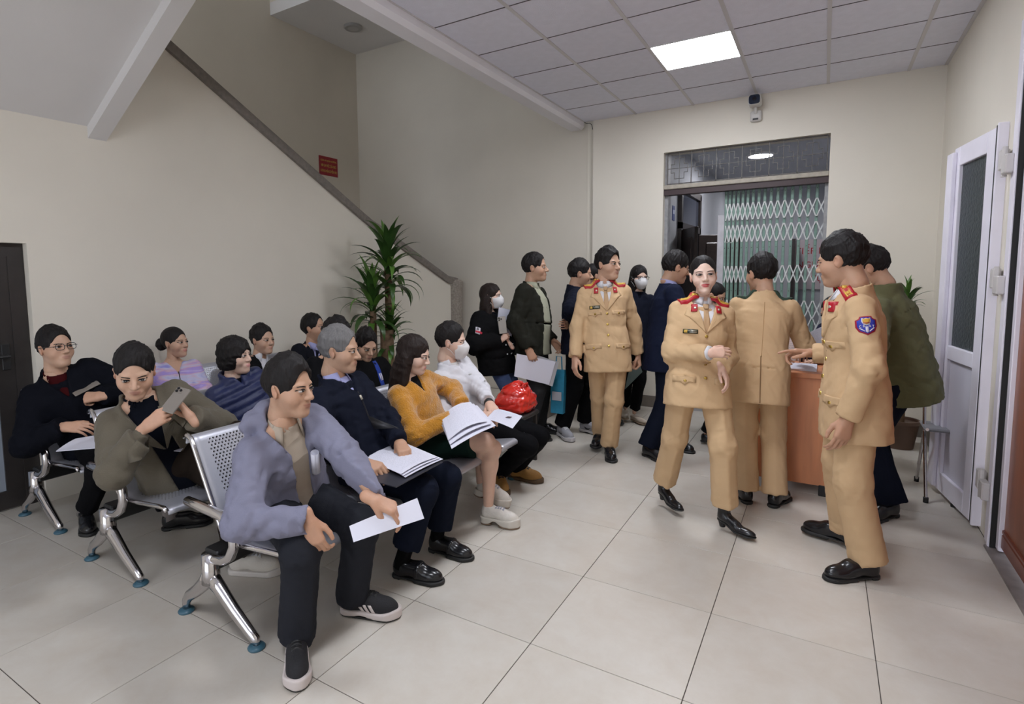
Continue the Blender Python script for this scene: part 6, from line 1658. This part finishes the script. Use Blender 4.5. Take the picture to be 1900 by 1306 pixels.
# ================================================================ THINGS PEOPLE HOLD AND CARRY
def paper_mat(name, base=(.70, .70, .80), ink=.16, rows=26, print_=True):
    m = mat(name, base, .6, spec=.3); t = m.node_tree; N = t.nodes; Lk = t.links; b = N['Principled BSDF']
    if not print_: return m
    a = N.new('ShaderNodeAttribute'); a.attribute_name = 'Col'; sp = N.new('ShaderNodeSeparateColor'); Lk.new(a.outputs['Color'], sp.inputs[0])
    def mth(op, *ins):
        n = N.new('ShaderNodeMath'); n.operation = op
        for k, v in enumerate(ins):
            if isinstance(v, (int, float)): n.inputs[k].default_value = v
            else: Lk.new(v, n.inputs[k])
        return n.outputs[0]
    v = mth('MULTIPLY', sp.outputs[1], rows); row = mth('FLOOR', v); fr = mth('FRACT', v)
    nz = N.new('ShaderNodeTexNoise'); nz.inputs['Scale'].default_value = 1; nz.inputs['Detail'].default_value = 1
    cb = N.new('ShaderNodeCombineXYZ'); Lk.new(mth('MULTIPLY', sp.outputs[0], 34), cb.inputs[0]); Lk.new(mth('MULTIPLY', row, 7.3), cb.inputs[1]); Lk.new(cb.outputs[0], nz.inputs['Vector'])
    line = mth('MULTIPLY', mth('LESS_THAN', fr, .42), mth('GREATER_THAN', nz.outputs['Fac'], .47))
    mar = mth('MULTIPLY', mth('MULTIPLY', mth('GREATER_THAN', sp.outputs[0], .12), mth('LESS_THAN', sp.outputs[0], .88)), mth('MULTIPLY', mth('GREATER_THAN', sp.outputs[1], .08), mth('LESS_THAN', sp.outputs[1], .92)))
    fac = mth('MULTIPLY', mth('MULTIPLY', line, mar), ink)
    mx = N.new('ShaderNodeMix'); mx.data_type = 'RGBA'; Lk.new(fac, mx.inputs[0]); mx.inputs[6].default_value = (*base, 1); mx.inputs[7].default_value = (.12, .12, .18, 1); Lk.new(mx.outputs[2], b.inputs['Base Color'])
    return m
m_pr = paper_mat('paper_printed'); m_bl = paper_mat('paper_blank', (.72, .72, .82), print_=False); m_pf = mat('plastic_sleeve', (.55, .55, .62), .25, trans=.0, spec=.6)
m_fold = mat('folder_dark', (.035, .036, .048), .35)
def sheet_v(c, n=10, m=8, bow=0.0, curl=0.0, t=.0012, lift=0.0):
    """c: four corners in order; a gently bent sheet with thickness"""
    c = [np.asarray(q, float) for q in c]; nn = nrm(np.cross(c[1]-c[0], c[3]-c[0])); V = []; C = []; F = []
    if nn[2] < -.2: nn = -nn
    for side in (0, 1):
        for i in range(n+1):
            for j in range(m+1):
                u, v = i/n, j/m; q = (c[0]*(1-u)+c[1]*u)*(1-v)+(c[3]*(1-u)+c[2]*u)*v
                q = q+nn*(bow*math.sin(math.pi*u)+curl*max(0, u-.6)**2*6+lift+(t if side else 0)); V.append(q); C.append((u, v, 0))
    k = (n+1)*(m+1); ix = lambda i, j: i*(m+1)+j
    for i in range(n):
        for j in range(m): f = (ix(i, j), ix(i+1, j), ix(i+1, j+1), ix(i, j+1)); F.append(f[::-1]); F.append(tuple(q+k for q in f))
    rim = [ix(i, 0) for i in range(n+1)]+[ix(n, j) for j in range(1, m+1)]+[ix(i, m) for i in range(n-1, -1, -1)]+[ix(0, j) for j in range(m-1, 0, -1)]
    for a, b in zip(rim, rim[1:]+rim[:1]): F.append((a, b, b+k, a+k))
    return V, F, C
def sheet(name, label, cat, c, m, group=None, **kw):
    V, F, C = sheet_v(c, **kw); V = np.array(V); loc = V.mean(0)
    o = obj(name, mesh(name, V-loc, F, m, False, np.array(C)), None, tuple(loc)); bm_fix(o.data); return tag(o, label, cat, group)
def quad(px, z): return [fl(x, y, zz) for (x, y), zz in zip(px, z if isinstance(z, (list, tuple)) else [z]*4)]
def quadd(px, d): return [atd(x, y, dd) for (x, y), dd in zip(px, d if isinstance(d, (list, tuple)) else [d]*4)]
def hand_c(p, s, f=.09, dn=.02): M_ = p.hd[s][0]; return p.W[s]+M_[1]*f*p.k-M_[2]*dn

# folded paper of the man in grey
d0 = depth(hand_c(P1, 'L', .11, .012))
sheet('folded_paper', 'folded white paper in the hand of the man in the grey jacket', 'paper', quadd([(648, 976), (774, 924), (787, 962), (656, 1006)], [d0-.05, d0+.03, d0+.01, d0-.07]), m_bl, bow=.006, t=.004)
# rolled paper in his jacket
c0 = march(P1.full, (P1.N-P1.T*.16-P1.Rs*.055+P1.Fs*.25)[None], -P1.Fs[None], .012)[0]
b = MB(); L = []
for k in range(14): a = k/13*2*math.pi*1.15; L.append((.017+.002*k/13, a))
ring = lambda z: [tuple(c0+P1.Rs*r*math.cos(a)+P1.Fs*r*math.sin(a)+P1.T*z) for r, a in L]
b.rings([ring(-.06), ring(.055)], cap=False, close=False); V0 = np.array(b.v)
ro = obj('rolled_paper', mesh('rolled_paper', V0-c0, b.f, m_bl, True), None, tuple(c0)); so = ro.modifiers.new('thick', 'SOLIDIFY'); so.thickness = .0015; tag(ro, 'rolled white paper tucked into the grey jacket', 'paper')
# papers of the grey haired man
sheet('folder', 'dark plastic folder on the lap of the grey haired man', 'folder', quad([(640, 880), (735, 835), (822, 858), (735, 905)], .592), m_fold, t=.004)
for k in range(3):
    sheet('paper_sheet', ['lowest sheet of the stack on the grey haired man\'s folder', 'middle sheet of the stack on the grey haired man\'s folder', 'top sheet of the stack on the grey haired man\'s folder'][k], 'paper', quad([(685-3*k, 846+3*k), (742+2*k, 818+2*k), (822-5*k, 852-2*k), (752-4*k, 886-3*k)], .602+.006*k), m_pr, 'papers on the dark folder', bow=.004+.003*k, t=.0015)
# papers of the woman in mustard
for k in range(3):
    sheet('paper_sheet', ['lowest printed sheet on the lap of the woman in mustard, edge lined', 'middle printed sheet on the lap of the woman in mustard', 'top printed sheet curling up on the lap of the woman in mustard'][k], 'paper', quad([(815+2*k, 778-2*k), (885-6*k, 752-3*k), (920-8*k, 790-4*k), (838-3*k, 833-8*k)], [.665+.012*k, .70+.02*k, .665+.014*k, .64+.010*k]), m_pr, 'papers of the woman in mustard', bow=.008+.008*k, t=.0015)
sheet('leaflet', 'printed leaflet with a small portrait on the knees of the masked man in white', 'paper', quad([(920, 758), (969, 772), (951, 795), (902, 777)], .665), m_pr, bow=.004)
o = MB(); c0 = fl(944, 774, .672); o.box((c0[0]-.014, c0[1]-.016, c0[2]), (c0[0]+.014, c0[1]+.016, c0[2]+.0012)); 
tag(o.build('portrait_photo', mat('photo_print', (.10, .07, .08), .4), loc=tuple(c0)), 'tiny dark portrait photo on the leaflet of the masked man', 'photo')
sheet('paper_sheet', 'white sheets on the lap of the man in the olive coat', 'paper', quad([(272, 834), (318, 806), (378, 795), (335, 838)], [.62, .64, .66, .62]), m_bl, bow=.004, t=.004)
sheet('paper_sheet', 'white sheets on the lap of the man with glasses', 'paper', quad([(104, 838), (140, 815), (198, 805), (176, 832)], [.58, .60, .62, .60]), m_bl, bow=.004, t=.004)
# phones
m_phb = mat('phone_back', (.30, .27, .24), .25, metal=.4); m_phs = mat('phone_glass', (.01, .01, .012), .06); m_gph = mat('phone_grey', (.34, .32, .30), .25, metal=.3)
def phone(label, c, up, out, m, cams=True, s=1.0):
    up = nrm(up); out = nrm(np.asarray(out)-up*(np.asarray(out)@up)); rt = np.cross(up, out); r = empty('phone', tuple(c), label, 'phone')
    r.matrix_world = Matrix(((rt[0], up[0], out[0], c[0]), (rt[1], up[1], out[1], c[1]), (rt[2], up[2], out[2], c[2]), (0, 0, 0, 1)))
    auto_smooth(MB().box((-.036*s, -.075*s, -.004), (.036*s, .075*s, .004), .004).build('case', m, r))
    MB().box((-.033*s, -.071*s, -.0046), (.033*s, .071*s, -.0041)).build('screen', m_phs, r)
    if cams:
        auto_smooth(MB().box((-.030*s, .036*s, .004), (.004*s, .070*s, .006), .003).build('camera_bump', m, r))
        for x, y in ((-.022, .061), (-.022, .045), (-.005, .053)): MB().rings([[(x*s+.007*math.cos(a), y*s+.007*math.sin(a), z) for a in np.linspace(0, 6.283, 14, endpoint=False)] for z in (.006, .0085)]).build('lens', m_phs, r)
    return r
c0 = (hand_c(P5, 'R', .10, .02)+hand_c(P5, 'L', .10, .02))/2
phone('tan backed phone held in both hands by the man in the olive coat', atd(326, 742, depth(c0)-.01), UP*.62+RT*.22+FW*.62, -FW*.7+RT*.1+UP*.6, m_phb, True)
phone('phone held by the man with glasses', atd(158, 718, depth(hand_c(P10, 'L', .10, .02))+.02), RT*.45+UP*.35+FW*.55, -FW*.7+UP*.5, m_phb, True)
d1 = depth((hand_c(S1, 'R')+hand_c(S1, 'L'))/2)
phone('grey phone with three lenses held by the masked woman in the varsity jacket', atd(932, 603, d1-.06), UP*1.0-RT*.12, -FW*1.0+RT*.05, m_gph, True)
sheet('plastic_folder', 'clear plastic folder with white paper held up by the masked woman', 'folder', quadd([(922, 628), (926, 570), (958, 577), (948, 634)], [d1+.0, d1-.0, d1+.06, d1+.06]), mat('folder_clear', (.62, .63, .72), .2), bow=.01, t=.006)
# standing people's papers
d2 = depth((-2.24, 4.60, .8))-.22
sheet('paper_sheet', 'blank white papers hanging from the hand of the man in dark olive', 'paper', quadd([(959, 656), (1031, 671), (1019, 714), (954, 698)], [d2-.02, d2+.05, d2+.05, d2-.02]), m_bl, bow=.004, t=.004)
sheet('plastic_folder', 'clear sleeve behind the papers of the man in dark olive', 'folder', quadd([(985, 655), (1037, 672), (1025, 717), (975, 700)], [d2+.03, d2+.07, d2+.07, d2+.03]), mat('folder_clear2', (.45, .45, .48), .25), bow=.004, t=.003)
d3 = depth((-1.60, 5.60, .8))-.12
sheet('folder', 'grey green folder held low by the woman with glasses', 'folder', quadd([(1166, 693), (1184, 667), (1192, 690), (1160, 722)], d3), mat('folder_green', (.10, .13, .12), .4), t=.012)
# desk papers
d4 = depth(hand_c(S9, 'L', .07, .012))
sheet('paper_sheet', 'printed forms lying on the desk under the woman\'s hands', 'paper', [(-.24, 4.42, .836), (-.02, 4.42, .836), (-.02, 4.72, .836), (-.24, 4.72, .836)], m_pr, t=.012)
sheet('paper_sheet', 'printed sheet held up above the desk behind the officer on the right', 'paper', quadd([(1500, 618), (1546, 598), (1552, 648), (1520, 672)], [d4, d4+.03, d4+.02, d4]), m_pr, bow=.015)
sheet('booklet', 'cream booklet standing open on the desk', 'booklet', [(-.235, 4.90, .837), (-.09, 4.90, .837), (-.09, 4.96, 1.02), (-.235, 4.96, 1.02)], paper_mat('booklet_print', (.60, .52, .50), .3, 12), t=.006)

# red carrier bag on a low stool
sl_ = empty('low_stool', (-2.07, 3.96, 0), 'low dark stool under the red carrier bag', 'stool')
auto_smooth(MB().box((-.14, -.15, .385), (.14, .15, .42), .012).build('seat', m_dark, sl_))
for sx in (-.11, .11):
    for sy_ in (-.12, .12): MB().box((sx-.013, sy_-.013, 0), (sx+.013, sy_+.013, .385)).build('leg', m_dark, sl_)
bc = np.array([-2.07, 3.96, .425])
def bagf(P):
    q = P-bc.astype(f32); d = ell(q, (0, 0, .10), (.135, .165, .115)); d = smin(d, boxd(q, (0, 0, .055), (.115, .15, .055), .03), .05)
    d = smin(d, ell(q, (.0, .02, .19), (.045, .10, .045)), .05)+wr(P, 5, 60, .010)+wr(P, 9, 130, .004)
    d = smax(d, -ell(q, (.06, .0, .200), (.05, .035, .016)), .01); return smax(d, -q[:, 2], .004)
V, F = surface(bagf, bc+(-.2, -.23, -.03), bc+(.2, .23, .30), .008)
bag = empty('plastic_bag', tuple(bc), 'shiny red plastic carrier bag beside the masked man in white', 'bag')
obj('sack', mesh('sack', V-bc, F, mat('bag_red', (.70, .03, .018), .2, spec=.6, coat=.5, bump=(25, .5)), True), bag)
b = MB().tube([bc+(.075, -.05, .19), bc+(.082, -.03, .225), bc+(.082, .03, .225), bc+(.075, .05, .19)], .010, 8); obj('handle', mesh('handle', np.array(b.v)-bc, b.f, MATS['bag_red'], True), bag)
# handbag on the lap of the woman in mustard
hc_ = P3.P+P3.F*.17+Z*.14+P3.R*.02
def purse(P): q = P-hc_.astype(f32); return boxd(q, (0, 0, 0), (.055, .13, .05), .035)+wr(P, 3, 40, .005)
V, F = surface(purse, hc_-.2, hc_+.2, .008); hb = empty('handbag', tuple(hc_-np.array((0, 0, .05))), 'black leather handbag on the lap of the woman in mustard', 'bag')
obj('pouch', mesh('pouch', V-hc_+np.array((0, 0, .05)), F, m_lea, True), hb)
b = MB().tube([hc_+(.0, -.11, .04), hc_+(.02, -.05, .075), hc_+(.02, .05, .075), hc_+(0, .11, .04)], .006, 8); obj('strap', mesh('strap', np.array(b.v)-hc_+np.array((0, 0, .05)), b.f, m_lea, True), hb)
# blue shopping bag
bb = atd(1037, 745, depth((-1.98, 4.80, .5)))
sb = empty('shopping_bag', (bb[0], bb[1], bb[2]-.10), 'blue printed shopping bag hanging beside the man with folded arms', 'bag')
b = MB(); b.rings([[(-.06, -.05, 0), (.06, -.05, 0), (.06, .05, 0), (-.06, .05, 0)], [(-.065, -.04, .2), (.065, -.04, .2), (.065, .04, .2), (-.065, .04, .2)], [(-.06, -.015, .40), (.06, -.015, .40), (.06, .015, .40), (-.06, .015, .40)]]); b.build('sack', mat('bag_blue', (.03, .22, .36), .4, noise=(8, .3)), sb)
auto_smooth(MB().tube([(-.03, 0, .39), (-.025, 0, .52), (.025, 0, .52), (.03, 0, .39)], .006, 8).build('handle', MATS['bag_blue'], sb))
MB().box((-.045, -.052, .12), (.045, -.047, .20)).build('label', mat('bag_label', (.45, .45, .5), .6), sb)

cb = MB().tube([(-2.43, YB-.02, 3.262), (-2.40, YB-.03, 3.24), (-2.37, YB-.012, 3.245), (-2.345, YB-.012, 3.225), (-2.335, YB-.012, 3.17)], .004, 6)
tag(auto_smooth(cb.build('cable', m_dark, loc=(-2.38, YB-.02, 3.2))), 'short loose cable end where the beam meets the back wall', 'cable')
